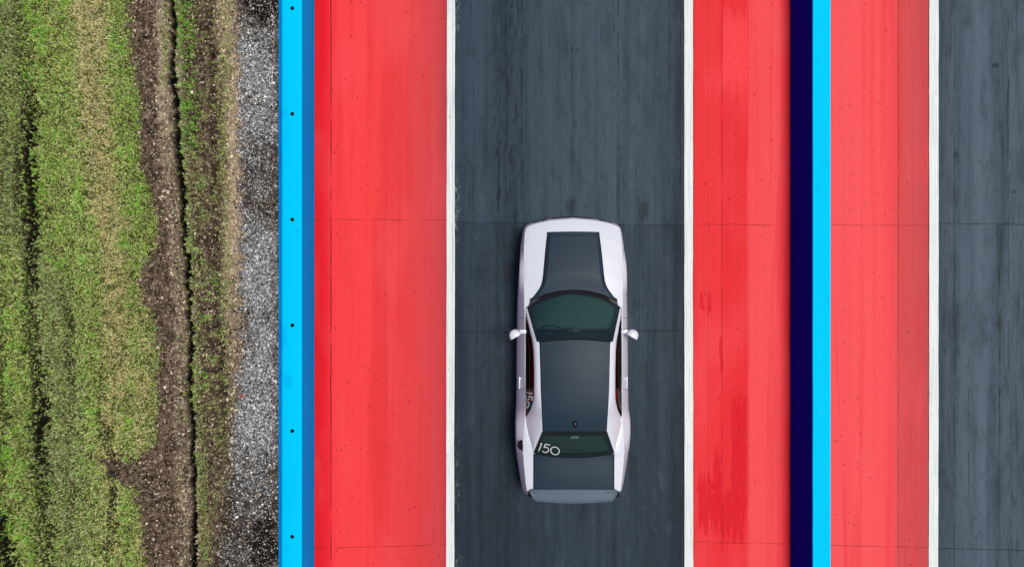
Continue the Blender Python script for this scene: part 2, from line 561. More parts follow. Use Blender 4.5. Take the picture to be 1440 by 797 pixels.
# ------------------------------------------------------------------ the verge: ground cover map, used by soil, blades and stones
def verge_map(x, y):
    px = NX + x * S
    py = NY - y * S
    w1 = (fbm(x * 3, y * 3, 1, 4) - 0.5)
    w2 = (fbm(x * 9, y * 9, 2, 3) - 0.5)
    w3 = (fbm(x * 25, y * 25, 3, 3) - 0.5)
    eg = crv(py, [(-200, 185), (0, 183), (100, 187), (150, 200), (230, 196), (300, 222), (340, 222), (370, 205), (400, 198), (440, 210), (470, 222), (540, 222), (600, 220), (625, 216), (645, 192), (700, 192), (760, 203), (900, 208)])
    g = 1 - sst(px + w2 * 26 + w3 * 18, eg - 5, eg + 4)
    # dirt bite in the turf edge
    bite = 1 - sst(np.hypot((px - 174) / 27, (py - 660 - (px - 174) * .35) / 19) + w2 * 1.8, .75, 1.1)
    g = g * (1 - bite)
    ruts = np.zeros_like(px)

    def rut(cpts, apts, wd, wob=10, ragged=1.0):
        c = crv(py, cpts); a = crv(py, apts)
        dd = np.abs(px - c + w1 * wob + w2 * wob * .8) / wd
        r = a * (1 - sst(dd + w3 * ragged, .55, 1.25))
        return r
    r1 = rut([(-200, 30), (0, 33), (150, 40), (250, 43), (400, 47), (500, 50), (600, 57), (700, 62), (797, 68), (1000, 75)],
             [(-100, .2), (60, .35), (140, .6), (180, 1), (300, 1), (370, .9), (440, .65), (520, .75), (600, 1), (690, .7), (800, .6)], 11.0, 16, 3.2)
    r1b = rut([(-200, 30), (200, 26), (300, 30), (360, 34)], [(0, 0), (170, 0), (220, .65), (270, .6), (330, 0), (900, 0)], 6)
    r2 = rut([(600, -4), (700, 2), (797, 10), (1000, 12)], [(0, 0), (690, 0), (730, 1), (1000, 1)], 13, 14, 3.0)
    r3 = rut([(0, 92), (400, 97), (600, 104), (797, 100)], [(0, 0), (360, .1), (420, .5), (500, .45), (620, .3), (797, .3)], 7, 14)
    r6 = rut([(0, 140), (400, 138), (620, 150), (660, 160), (797, 152)], [(0, 0), (500, .1), (560, .45), (640, .6), (797, .5)], 7, 14)
    r7 = rut([(0, 5), (400, 3), (600, 8)], [(0, .1), (400, .25), (560, .6), (640, .35), (797, .2)], 6, 12)
    ruts = np.maximum.reduce([r1, r1b, r2, r3, r6, r7])
    crack = rut([(-200, 238), (0, 242), (100, 244), (200, 250), (290, 258), (400, 263), (500, 268), (600, 270), (797, 273), (1000, 276)],
                [(-300, 1), (900, 1)], 4.6, 9, 1.1)
    crack2 = rut([(-200, 290), (0, 293), (100, 298), (250, 300), (400, 305), (500, 312), (640, 320), (900, 322)],
                 [(-200, .5), (40, .4), (80, .8), (120, .8), (200, .55), (420, .5), (470, .8), (560, .5), (660, .2), (900, .2)], 4.2, 8, 1.3)
    # sparse turf right of the crack
    p1 = (1 - sst(np.abs(px - 264 - (py - 100) * .05 + w2 * 10) / 15 + w2 * 1.2, .6, 1.15)) * crv(py, [(-300, .9), (60, .8), (100, .5), (150, .95), (200, .7), (240, .25), (800, 0)]) * sst(w2 + .8 * w3, -.22, .02)
    p2 = (1 - sst(np.abs(px - 262 - (py - 300) * .06) / 9 + w2 * 2.2, .4, 1.3)) * crv(py, [(0, 0), (150, .1), (190, .6), (330, .6), (420, .35), (560, .45), (700, .4), (900, .2)])
    p3 = (1 - sst(np.abs(px - 290 + w1 * 30) / 36, .5, 1.2)) * sst(w2 + w3 * .6, -.02, .16) * crv(py, [(-100, .25), (240, .35), (420, .55), (560, .6), (660, .3), (800, .1)])
    p4 = (1 - sst(np.abs(px - 318 + w1 * 20) / 9 + w2 * 2.4, .3, 1.2)) * crv(py, [(-100, .2), (80, .7), (140, .6), (300, .5), (400, .6), (470, .3), (900, .1)])
    p5 = (1 - sst(np.abs(px - 234) / 6 + w2 * 2.5, .3, 1.2)) * crv(py, [(0, .6), (90, .4), (140, 0), (900, 0)])
    gr = np.maximum.reduce([p1, p2, p3 * .8, p4 * .7, p5])
    ev = crv(py, [(-200, 338), (0, 338), (100, 336), (300, 338), (450, 344), (560, 334), (640, 330), (700, 320), (797, 300), (900, 300)])
    gv = sst(px + w2 * 22 + w3 * 14, ev - 9, ev + 11)
    g = np.maximum(g, gr * (1 - gv * .85))
    # how pale the stones are
    wh = crv(py, [(-100, .05), (20, .05), (48, .75), (120, 1), (180, .85), (215, .3), (300, .25), (330, .85), (400, 1), (440, .8), (480, .9), (600, 1), (640, .75), (680, .3), (740, .1), (900, .1)])
    wh = np.clip(wh + w1 * .9 + w2 * .7, 0, 1)
    wh *= .55 + .45 * (1 - sst(px, 378, 392))
    black = np.maximum((1 - sst(np.hypot((px - 372) / 27, (py + 4) / 44) + w2 * 1.1, .8, 1.1)), (1 - sst(np.hypot((px - 372) / 22, (py - 760) / 62) + w1 + w2 * 1.3, .65, 1.0)))
    # dry strands
    straw = 1 - sst(np.abs(px - crv(py, [(-200, 126), (0, 128), (100, 130), (200, 140), (300, 152), (400, 160), (480, 164), (560, 165), (640, 150), (797, 150)]) + w1 * 26) / 27 + w2 * 1.5, .15, 1.3)
    straw *= crv(py, [(-200, .9), (120, 1), (200, .7), (330, .5), (420, .6), (520, .5), (590, .42), (660, .25), (900, .2)])
    straw = np.maximum(straw, .75 * (1 - sst(np.abs(px - 128 + w1 * 30) / 26, .3, 1.3)) * crv(py, [(-200, .9), (90, .9), (160, .3), (250, 0), (900, 0)]))
    straw = np.maximum(straw, .5 * (1 - sst(np.abs(px - 205 + w2 * 20) / 16, .3, 1.2)) * crv(py, [(300, 0), (430, .6), (500, .4), (560, .8), (900, .3)]))
    ashy = .85 * (1 - sst(np.abs(px - crv(py, [(0, 14), (300, 14), (420, 78), (797, 96)]) + w1 * 30) / crv(py, [(0, 22), (300, 22), (420, 40), (797, 46)]), .45, 1.2)) * (.55 + .45 * sst(w1, -.1, .12))
    tan = (1 - sst(np.abs(px - crv(py, [(-200, 315), (0, 318), (120, 326), (200, 331), (320, 329), (420, 327), (520, 332)]) + w2 * 14) / 16 + w2 * 1.5, .3, 1.3)) * crv(py, [(-200, .9), (360, 1), (430, .6), (560, .35), (700, 0), (900, 0)])
    light = (1 - sst(np.abs(px - crv(py, [(-200, 226), (0, 226), (200, 234), (400, 252), (797, 262)]) + w2 * 14) / 13 + w2 * .9, .3, 1.2)) * crv(py, [(-200, .95), (160, .9), (230, .5), (440, .45), (640, .4), (900, .4)])
    light = np.maximum(light, (1 - sst(np.abs(px - crv(py, [(0, 250), (200, 256), (300, 265), (400, 270), (797, 281)])) / 6 + w2, .3, 1.2)) * crv(py, [(-200, .7), (250, .8), (340, .5), (900, .4)]))
    return dict(px=px, py=py, g=g, ruts=ruts, crack=crack, crack2=crack2, gv=gv, wh=wh, black=black, straw=straw, ashy=ashy, tan=tan, light=light, w1=w1, w2=w2, w3=w3)


def verge_height(m):
    z = 0.012 + 0.06 * m['w1'] + 0.045 * m['w2'] + 0.012 * m['w3']
    z = z - 0.10 * m['crack'] - 0.06 * m['crack2'] - 0.075 * m['ruts']
    z = z + 0.02 * (1 - m['gv']) - 0.02
    return z


VX0, VX1, VY0, VY1 = -12.6, -4.545, -9.0, 9.0
NXV, NYV = 380, 800
xs = np.linspace(VX0, VX1, NXV)
ys = np.linspace(VY0, VY1, NYV)
XX, YY = np.meshgrid(xs, ys)
mp = verge_map(XX, YY)
ZZ = verge_height(mp)
rim = np.minimum.reduce([sst(XX, VX0, VX0 + 0.8), sst(YY, VY0, VY0 + 0.8), 1 - sst(YY, VY1 - 0.8, VY1)])
ZZ = -0.045 * (1 - rim) + ZZ * rim


def blend(c, col, w):
    return c * (1 - w[..., None]) + lin_np(col) * w[..., None]


def verge_colour(m):
    n = np.clip(0.45 + 2.4 * m['w3'] + 2.2 * m['w2'], 0, 1)
    c = blend(np.zeros(m['px'].shape + (3,)) + lin_np((64, 52, 43)), (138, 118, 100), n)
    c = blend(c, (198, 178, 154), np.clip(m['light'] * (.4 + n * .7), 0, 1) * .9)
    c = blend(c, (204, 184, 156), np.clip(m['tan'] * (.5 + n * .5), 0, 1) * .95)
    c = blend(c, (72, 74, 42), m['g'] * .9)
    c = blend(c, (138, 124, 88), m['g'] * np.clip(m['straw'] * (.4 + 1.5 * m['w2'] + 2 * m['w3']), 0, 1) * .8)
    gv = m['gv']
    c = blend(c, (60, 56, 52), gv)
    c = blend(c, (134, 134, 136), gv * m['wh'] * .8)
    c = blend(c, (22, 20, 19), np.clip(m['black'], 0, 1) * .9)
    c = blend(c, (16, 13, 10), np.clip(m['ruts'] * 1.1, 0, 1) * .95)  # wet dark mud, with the ruts' shade put into the colour as well
    c = blend(c, (6, 5, 5), np.clip(m['crack'] * 1.2, 0, 1))
    c = blend(c, (22, 17, 14), np.clip(m['crack2'], 0, 1) * .9)
    return c


def np_mesh(name, verts, faces_flat, loop_tot, mat, vcol=None, smooth=False):
    me = bpy.data.meshes.new(name)
    nv = len(verts); nf = len(loop_tot); nl = len(faces_flat)
    me.vertices.add(nv); me.loops.add(nl); me.polygons.add(nf)
    me.vertices.foreach_set("co", np.asarray(verts, np.float32).ravel())
    me.loops.foreach_set("vertex_index", np.asarray(faces_flat, np.int32))
    st = np.concatenate([[0], np.cumsum(loop_tot)[:-1]]).astype(np.int32)
    me.polygons.foreach_set("loop_start", st)
    me.polygons.foreach_set("loop_total", np.asarray(loop_tot, np.int32))
    me.polygons.foreach_set("use_smooth", np.full(nf, smooth))
    if vcol is not None:
        at = me.color_attributes.new("tint", 'FLOAT_COLOR', 'POINT')
        at.data.foreach_set("color", np.concatenate([vcol, np.ones((nv, 1))], 1).astype(np.float32).ravel())
    me.update(calc_edges=True)
    me.validate()
    return link_mesh(name, me, mat)


def attr_material(name, rough=0.85, bump=True, var=0.5, spec=0.1):
    N = Nodes(name)
    a = N.n("ShaderNodeAttribute")
    a.attribute_name = "tint"
    col = Ex(N, a.outputs["Color"])
    x, y, z = N.pos()
    if bump:
        g = N.noise(x, y, 60, 5, 0.75)
        col = N.mix(var, col, N.mix(1.0, col, N.ramp(g, [(0.32, (60, 60, 60)), (0.5, (235, 235, 235)), (0.7, (255, 255, 255))]), 'MULTIPLY'))
        N.bump(g, 0.8, 0.02)
    return N.finish(col, rough, spec)


M_soil = attr_material("soil", 0.95, True, 0.75)
idx = np.arange(NXV * NYV).reshape(NYV, NXV)
F = np.stack([idx[:-1, :-1], idx[:-1, 1:], idx[1:, 1:], idx[1:, :-1]], -1).reshape(-1, 4)
soil = np_mesh("ground_verge", np.stack([XX, YY, ZZ], -1).reshape(-1, 3), F.ravel(), np.full(len(F), 4), M_soil, verge_colour(mp).reshape(-1, 3), True)
tag(soil, kind="structure")

# the wide ground under everything, out to the horizon
N = Nodes("meadow")
x, y, z = N.pos()
n1 = N.noise(x, y, 3.0, 6, 0.7)
n2 = N.noise(x, y * 0.3, 0.5, 5, 0.6)
colm = N.ramp(n1, [(0.3, (48, 58, 28)), (0.5, (88, 104, 52)), (0.7, (130, 130, 84))])
colm = N.mix(N.step(n2, 0.45, 0.7) * 0.5, colm, c4((120, 108, 78))[:3])
N.bump(n1, 0.8, 0.06)
M_meadow = N.finish(colm, 0.95, 0.05)
bm = bmesh.new()
gv_ = [-600, -300, -150, -75, -30, 30, 75, 150, 300, 600]
gvx = [-600, -300, -150, -75, -30, VX0 + 0.25, -4.3, 30, 75, 150, 300, 600]
gvy = [-600, -300, -150, -75, -30, VY0 + 0.25, VY1 - 0.25, 30, 75, 150, 300, 600]
vg = grid(bm, [[(a, b, -0.06) for a in gvx] for b in gvy])
hole_f = [f for f in bm.faces if VX0 < f.calc_center_median().x < -4.3 and VY0 < f.calc_center_median().y < VY1]
bmesh.ops.delete(bm, geom=hole_f, context='FACES_ONLY')
tag(finish("ground", bm, M_meadow, smooth=False), kind="structure")

# ------------------------------------------------------------------ grass blades
rng = np.random.default_rng(11)


def scatter(n_in, n_out):
    """random verge points: dense inside the picture, thinner outside it"""
    a = np.stack([rng.uniform(-10.2, VX1, n_in), rng.uniform(-5.6, 5.6, n_in)], 1)
    b = np.stack([rng.uniform(VX0, VX1, n_out), rng.uniform(VY0, VY1, n_out)], 1)
    b = b[(b[:, 0] < -10.2) | (np.abs(b[:, 1]) > 5.6)]
    p = np.concatenate([a, b])
    return p[:, 0], p[:, 1]


def pick_col(n, palette, weights):
    pal = np.array([lin(c) for c in palette])
    k = rng.choice(len(palette), n, p=np.array(weights) / np.sum(weights))
    return np.clip(pal[k] * rng.uniform(.68, 1.32, (n, 1)), 0, .9)


bx, by = scatter(430000, 120000)
m = verge_map(bx, by)
keep = rng.random(len(bx)) < np.clip(m['g'] * np.clip(1.02 - 1.06 * m['ruts'], 0, 1) * (1 - .95 * m['crack']) * (1 - .6 * m['crack2']) * (.74 + 1.2 * m['w2'] + .8 * m['w3']), 0, 1)
bx, by = bx[keep], by[keep]
m = {k: v[keep] for k, v in m.items()}
nb = len(bx)
bz = verge_height(m)
az = rng.uniform(0, 2 * np.pi, nb)
lean = np.radians(rng.uniform(38, 82, nb))
ln = rng.uniform(.026, .056, nb) * (1 + .25 * (m['w1'] > .05))
wd = rng.uniform(.0045, .0090, nb)
dx, dy = np.cos(az), np.sin(az)
sx_, sy_ = -dy, dx
h1 = ln * .5 * np.cos(lean * .6); d1 = ln * .5 * np.sin(lean * .6)
h2 = h1 + ln * .5 * np.cos(lean); d2 = d1 + ln * .5 * np.sin(lean)
V = np.empty((nb, 5, 3))
for k, (dd, hh, ww) in enumerate(((0, 0, -.5), (0, 0, .5), (d1, h1, .5), (d1, h1, -.5), (d2, h2, 0))):
    V[:, k, 0] = bx + dx * dd + sx_ * wd * ww
    V[:, k, 1] = by + dy * dd + sy_ * wd * ww
    V[:, k, 2] = bz - .004 + hh
green = pick_col(nb, [(108, 138, 52), (136, 162, 78), (166, 186, 108), (78, 106, 36), (196, 206, 146), (52, 74, 26)], [3, 3.4, 2.6, 2, 1.3, .8])
vivid = pick_col(nb, [(76, 144, 20), (100, 172, 40), (54, 112, 14), (140, 190, 76)], [3, 3, 2, 1])
dry = pick_col(nb, [(196, 180, 136), (166, 150, 108), (220, 206, 168), (136, 120, 82)], [3, 3, 1.6, 2])
ash = pick_col(nb, [(134, 142, 104), (104, 112, 78), (168, 172, 138), (64, 72, 46)], [3, 3, 1.6, 2])
u = rng.random(nb)
cc = green.copy()
viv = sst(m['w1'] * .5 + m['w2'] + .6 * m['w3'], .05, .22) * (1 - m['straw']) * (1 - .7 * m['ashy']) * .62
viv = np.maximum(viv, ((m['px'] > 242) & (m['px'] < 286) & (m['py'] < 215)) * .85)
viv = np.maximum(viv, sst(m['px'], 178, 190) * (m['px'] < 214) * (m['py'] < 440) * .5 * sst(m['w2'] + .8 * m['w3'] + .4 * m['w1'], -.12, .12))
cc[u < viv] = vivid[u < viv]
u2 = rng.random(nb)
s2_ = u2 < np.clip(m['straw'] * (.5 + 1.5 * m['w2'] + 2.0 * m['w3']) * 2.3 + .22 - .10 * viv, 0, 1)
cc[s2_] = dry[s2_]
u3 = rng.random(nb)
s3_ = u3 < np.clip(m['ashy'] * .8 + .08, 0, 1)
cc[s3_] = ash[s3_]
# broad tonal drift of the sward: yellow-green crown of the bank, greyer towards the far left
drift = fbm(bx * 1.1, by * .35, 21, 3)
lush = np.exp(-((m['px'] - 118 - 40 * (drift - .5)) / 48) ** 2)
cc = cc * (1.58 + .55 * (drift[:, None] - .5) + .22 * lush[:, None]) * np.array([1.0, 1.04, .86])
cc = np.clip(cc, 0, .85)
vc = np.repeat(cc, 5, axis=0)
base = np.arange(nb)[:, None] * 5
quads = base + np.array([[0, 1, 2, 3]])
tris = base + np.array([[3, 2, 4]])
ff = np.concatenate([quads, tris], 1).ravel()
lt = np.tile([4, 3], nb)
N = Nodes("grass_blade")
a_ = N.n("ShaderNodeAttribute"); a_.attribute_name = "tint"
M_grass = N.finish(Ex(N, a_.outputs["Color"]), 0.7, 0.15)
grass = np_mesh("grass", V.reshape(-1, 3), ff, lt, M_grass, vc)
tag(grass, "patchy mown turf with dry strands growing left of the blue barrier", "grass", kind="stuff")

# ------------------------------------------------------------------ stones and clods: crumpled octahedra
OCT = np.array([[1, 0, 0], [-1, 0, 0], [0, 1, 0], [0, -1, 0], [0, 0, 1], [0, 0, -1]], float)
OF = np.array([[0, 2, 4], [2, 1, 4], [1, 3, 4], [3, 0, 4], [2, 0, 5], [1, 2, 5], [3, 1, 5], [0, 3, 5]])


def pebbles(name, x, y, z, size, flat, col, mat, jitter=.35):
    n = len(x)
    P = OCT[None] * (1 + rng.uniform(-jitter, jitter, (n, 6, 3))) + rng.uniform(-jitter, jitter, (n, 6, 3)) * .5
    P = P * size[:, None, None] * np.array([1, 1, 1])[None, None]
    # random turn about x then z, then a little flattened
    a = rng.uniform(0, 2 * np.pi, n); b = rng.uniform(0, 2 * np.pi, n)
    ca, sa, cb, sb = np.cos(a)[:, None], np.sin(a)[:, None], np.cos(b)[:, None], np.sin(b)[:, None]
    X, Y, Z = P[..., 0], P[..., 1], P[..., 2]
    Y, Z = Y * ca - Z * sa, Y * sa + Z * ca
    X, Y = X * cb - Y * sb, X * sb + Y * cb
    Z = Z * flat[:, None]
    Vv = np.stack([X + x[:, None], Y + y[:, None], Z + z[:, None]], -1)
    fl = (np.arange(n)[:, None, None] * 6 + OF[None]).reshape(-1)
    return np_mesh(name, Vv.reshape(-1, 3), fl, np.full(n * 8, 3), mat, np.repeat(col, 6, axis=0))


M_stone = attr_material("crushed_stone", 0.8, False, 0.4, 0.25)
x_, y_ = scatter(300000, 90000)
sel = x_ > -6.6
x_, y_ = x_[sel], y_[sel]
m = verge_map(x_, y_)
keep = rng.random(len(x_)) < np.clip(m['gv'] * (.55 + .45 * m['wh']) * (1 - .45 * np.clip(m['black'], 0, 1)), 0, 1)
x_, y_ = x_[keep], y_[keep]
m = {k: v[keep] for k, v in m.items()}
n_ = len(x_)
sz = np.clip(rng.lognormal(math.log(.0098), .40, n_), .004, .028)
pale = pick_col(n_, [(206, 206, 208), (172, 174, 178), (142, 144, 149), (110, 111, 115), (246, 246, 246), (60, 61, 65)], [3.6, 3.8, 3.0, 2.2, 1.6, 2.0])
dirty = pick_col(n_, [(120, 110, 100), (92, 82, 74), (60, 54, 50), (150, 142, 134), (40, 36, 34)], [3, 3, 3, 1, 2])
u = rng.random(n_)
cc = np.where((u < .2 + .8 * m['wh'])[:, None], pale, dirty)
st = pebbles("gravel", x_, y_, verge_height(m) + sz * .5 + rng.uniform(0, .008, n_), sz, np.full(n_, .8), cc, M_stone)
tag(st, "pale grey crushed stone along the foot of the blue barrier", "gravel", kind="stuff")

M_clod = attr_material("soil_clod", 0.95, False, 0.4, 0.08)
x_, y_ = scatter(230000, 60000)
sel = (x_ > -8.6)
x_, y_ = x_[sel], y_[sel]
m = verge_map(x_, y_)
bare = np.clip((1 - m['g']) * (1 - .75 * m['gv']) * (1 - .97 * np.clip(m['crack'] * 1.3, 0, 1)) * (1 - .5 * m['crack2']) * (.7 + 1.2 * m['w3']) * (1 - .8 * np.clip(m['black'], 0, 1)), 0, 1)
keep = rng.random(len(x_)) < bare
x_, y_ = x_[keep], y_[keep]
m = {k: v[keep] for k, v in m.items()}
n_ = len(x_)
sz = np.clip(rng.lognormal(math.log(.0088), .48, n_), .0035, .030)
dk = pick_col(n_, [(72, 58, 49), (106, 88, 75), (136, 116, 100), (42, 34, 29), (164, 144, 126)], [3.4, 3.4, 2.4, 2.6, .8])
lt_ = pick_col(n_, [(206, 190, 170), (176, 158, 136), (226, 214, 198), (150, 132, 112)], [3, 3, 1.4, 2])
tn = pick_col(n_, [(214, 192, 164), (196, 170, 140), (164, 138, 112), (230, 212, 186)], [3, 3, 2, 1.4])
u = rng.random(n_)
cc = np.where((u < .11 + .60 * m['light'])[:, None], lt_, dk)
u = rng.random(n_)
cc = np.where((u < .8 * m['tan'] + .06)[:, None], tn, cc)
cl = pebbles("soil_clods", x_, y_, verge_height(m) + sz * .3, sz, np.full(n_, .75), cc, M_clod, .5)
tag(cl, "crumbled brown soil and pale chips along the rutted bare strip", "soil", kind="stuff")


def scrap(name, label, px, py, size, col, seed):
    """a crumpled bit of litter lying on the verge"""
    r = random.Random(seed)
    x0, y0 = gx(px), gy(py)
    z0 = float(verge_height(verge_map(np.array([x0]), np.array([y0])))[0]) + 0.022
    bm = bmesh.new()
    n = 6
    rows = []
    for i in range(n + 1):
        rows.append([(size * ((j / n - .5) + r.uniform(-.05, .05)), size * .7 * ((i / n - .5) + r.uniform(-.06, .06)), size * r.uniform(-.12, .22)) for j in range(n + 1)])
    grid(bm, rows)
    N = Nodes(name + "_film")
    xx, yy, zz = N.pos()
    o = finish(name, bm, N.finish(N.ramp(N.noise(xx, yy, 40, 3), [(0.3, tuple(int(c * .8) for c in col)), (0.7, col)]), .5, .3), weld=0)
    o.location = (x0, y0, z0)
    o.rotation_euler = (0, 0, r.uniform(0, 6))
    sol = o.modifiers.new("thickness", 'SOLIDIFY'); sol.thickness = .0015
    tag(o, label, "litter")


scrap("litter_scrap", "small crumpled red scrap lying beside the gravel", 340, 557, .055, (214, 78, 72), 3)
scrap("litter_scrap", "tiny teal scrap lying at the edge of turf and soil", 221, 461, .04, (64, 150, 140), 5)

# ------------------------------------------------------------------ barriers
def wall_paint(name, base, alt, patch, z_dark=None):
    N = Nodes(name)
    x, y, z = N.pos()
    n1 = N.noise(x * 6, y * 2.2, 1.0, 5, 0.65)
    n2 = N.noise(x, y * 0.35, 0.9, 3, 0.5)
    g = N.noise(x, y, 70, 4, 0.7)
    col = N.ramp(n2, [(0.35, base), (0.7, alt)])
    col = N.mix(N.step(n1, 0.60, 0.72) * 0.5, col, c4(patch)[:3])
    for k, (bx_, by_, rx, ry) in enumerate(((1157, 12, 14, 20), (412, 170, 7, 6), (405, 232, 7, 12), (406, 470, 12, 22), (420, 530, 6, 10))):
        rr = (x * S + NX - bx_) * (1.0 / rx); ss = (NY - y * S - by_) * (1.0 / ry)
        mm = N.step(rr * rr + ss * ss + (N.noise(x * 9, y * 5, 1.0 + k * .1, 4, 0.7) - 0.5) * 2.2, 0.2, 1.6, 1.0, 0.0)
        col = N.mix(mm * 0.45, col, c4(patch)[:3])
    col = N.mix(specks(N, x, y, 9, 0.05, 0.08, 1.0) * 0.7, col, c4((190, 240, 250))[:3])
    N.bump(g + n1, 0.15, 0.003)
    return N.finish(col, 0.7, 0.03)


M_cyan = wall_paint("cyan_paint", (0, 201, 253), (0, 195, 250), (0, 166, 236))
M_royal = wall_paint("royal_blue_paint", (10, 168, 255), (4, 156, 255), (0, 132, 250))
M_azure = wall_paint("azure_edge", (0, 172, 255), (0, 160, 250), (0, 140, 240))  # chamfer colour, darker and bluer than the cap
M_navy = wall_paint("navy_face", (0, 0, 160), (0, 0, 170), (0, 0, 142))  # right barrier's faces, a far darker blue than the left one's
M_hole = Nodes("hole_dark").finish((.006, .006, .008), .9, .1)
M_steel = Nodes("dull_steel").finish((.10, .11, .13), .5, .4, .6)


def barrier(name, label, prof, split, m_top, m_face, holes, xh):
    """prof: (x, z) from the left foot over the top to the right foot; faces on the top are one part, each side another"""
    root = bpy.data.objects.new(name, None)
    xm = sum(p[0] for p in prof) / len(prof)
    root.location = (xm, 0, 0)
    COL.objects.link(root)
    tag(root, label, "barrier")
    rnd = random.Random(len(prof))
    ny = 360
    a0, a1 = split[0], split[-1]
    segs = [("wall_face", prof[:a0 + 1], m_face[0]), ("wall_cap", prof[a0:a1 + 1], m_top), ("wall_face", prof[a1:], m_face[1])]
    if len(split) == 3:
        segs[1:2] = [("wall_chamfer", prof[a0:split[1] + 1], M_azure), ("wall_cap", prof[split[1]:a1 + 1], m_top)]
    wob = [rnd.uniform(-.002, .002) for _ in range(ny + 1)]
    for nm, pp, mt in segs:
        bm = bmesh.new()
        grid(bm, [[(px_ - xm + wob[i], YA + (YB - YA) * i / ny, pz) for px_, pz in pp] for i in range(ny + 1)])
        finish(nm, bm, mt, root, True, 28)
    for hy in holes:
        bm = bmesh.new()
        zt = max(p[1] for p in prof)
        lathe(bm, [(0.0, .0022), (.026, .0022), (.030, .0035), (.034, .0022), (.036, .0)], 20, 'Z', (xh - xm, hy, zt))
        o = finish("lifting_hole", bm, [M_hole], root)
    return root


zl, zr = .60, .76
def wx(px, z): return (px - NX) / S * (H - z) / H
LT = [(wx(391.5, .10) , .0), (wx(391.6, .36), .36), (wx(392.0, .47), .47), (wx(396.8, .595), .593), (wx(398, zl), zl), (wx(422.8, zl), zl), (wx(424.2, zl), zl - .012), (wx(425.6, .55), .55), (wx(441.0, .1), .08), (wx(442.2, 0), -.01)]
barrier("concrete_barrier", "long low cyan topped concrete barrier beside the gravel, with a row of small dark holes", LT, (2, 3, 6), M_cyan, (M_royal, M_royal),
        [gy(12 + 148.4 * k) * (H - zl) / H for k in range(-2, 8)], wx(411, zl))
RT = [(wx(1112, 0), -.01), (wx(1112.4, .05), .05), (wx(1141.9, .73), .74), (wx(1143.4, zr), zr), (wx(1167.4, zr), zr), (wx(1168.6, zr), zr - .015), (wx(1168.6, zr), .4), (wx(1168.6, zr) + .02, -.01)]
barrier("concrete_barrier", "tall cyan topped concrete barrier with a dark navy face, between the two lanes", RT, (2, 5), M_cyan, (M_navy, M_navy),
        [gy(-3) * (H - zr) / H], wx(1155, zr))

# ------------------------------------------------------------------ the car
YC = -1.30
CAR_X = 0.703


def CX(dp, zz): return dp / S * (H - zz) / H
def CYl(py, zz): return (NY - py) / S * (H - zz) / H - YC
def P(dp, py, zz): return Vector((CX(dp, zz), CYl(py, zz), zz))


def itp(py, tab, k=1):
    return float(np.interp(py, [t[0] for t in tab], [t[k] for t in tab]))


def paint(name, col, rough=.35, coat=0.0, spec=.5, metal=0.0, flake=0.0):
    N = Nodes(name)
    b = N.bsdf
    tc = N.n("ShaderNodeTexCoord")
    nz = N.n("ShaderNodeTexNoise")
    nz.inputs["Scale"].default_value = 3.0
    N.link(tc.outputs["Object"], nz.inputs["Vector"])
    f = Ex(N, nz.outputs["Fac"])
    c = lin(col) if max(col) > 1 else col
    cc_ = N.mix(N.step(f, .3, .7) * .12, c, tuple(v * .86 for v in c))
    b.inputs["Coat Weight"].default_value = coat
    b.inputs["Coat Roughness"].default_value = .08
    return N.finish(cc_, rough, spec, metal)


M_white = paint("white_car_paint", (216, 219, 233), .38, .25, .4)
M_satin = paint("satin_charcoal_paint", (31, 50, 66), .50, .0, .22)
M_black = paint("black_trim", (.012, .013, .016), .5, 0, .4)
M_gap = paint("panel_gap", (.006, .006, .008), .8, 0, .1)
M_rubber = paint("tyre_rubber", (.018, .018, .019), .8, 0, .2)
M_rim = paint("dark_alloy", (.06, .065, .07), .35, 0, .5, .7)
M_lamp = paint("lamp_lens", (.35, .36, .38), .1, .5, .6)
M_tail = paint("tail_lens", (.35, .01, .012), .15, .5, .5)
M_mirror = paint("mirror_glass", (.5, .52, .54), .05, 0, .8, 1.0)
M_cabin = paint("cabin_trim", (.095, .11, .108), .8, 0, .2)
M_seat = paint("seat_cloth", (.03, .032, .034), .9, 0, .2)
M_redcard = paint("red_card", (.16, .008, .010), .7, 0, .2)
M_chalk = paint("white_chalk", (.62, .66, .64), .9, 0, .1)
M_frit = paint("black_glass_edge", (.010, .013, .014), .12, 0, .5)


def glass(name, tint, refl=1.0):
    N = Nodes(name)
    t = N.t
    out = t.nodes["Material Output"]
    t.nodes.remove(N.bsdf)
    fr = N.n("ShaderNodeFresnel"); fr.inputs[0].default_value = 1.52
    tr = N.n("ShaderNodeBsdfTransparent"); tr.inputs[0].default_value = (*tint, 1)
    gl = N.n("ShaderNodeBsdfGlossy"); gl.inputs["Roughness"].default_value = .03
    gl.inputs[0].default_value = (.72, 1, .96, 1)
    mx = N.n("ShaderNodeMixShader")
    f = (Ex(N, fr.outputs[0]) * refl).min(.9)
    N.link(f.s, mx.inputs[0]); N.link(tr.outputs[0], mx.inputs[1]); N.link(gl.outputs[0], mx.inputs[2])
    N.link(mx.outputs[0], out.inputs[0])
    return N.mat


M_glass = glass("green_tinted_glass", (.42, .68, .62), 2.4)
M_glass_dark = glass("privacy_glass", (.42, .56, .50), 1.4)
M_glass_side = glass("side_glass", (.14, .19, .19), .22)

car = bpy.data.objects.new("muscle_car", None)
car.location = (CAR_X, YC, 0)
COL.objects.link(car)
tag(car, "white two door muscle car with charcoal bonnet, roof and boot on the dark lane", "car")

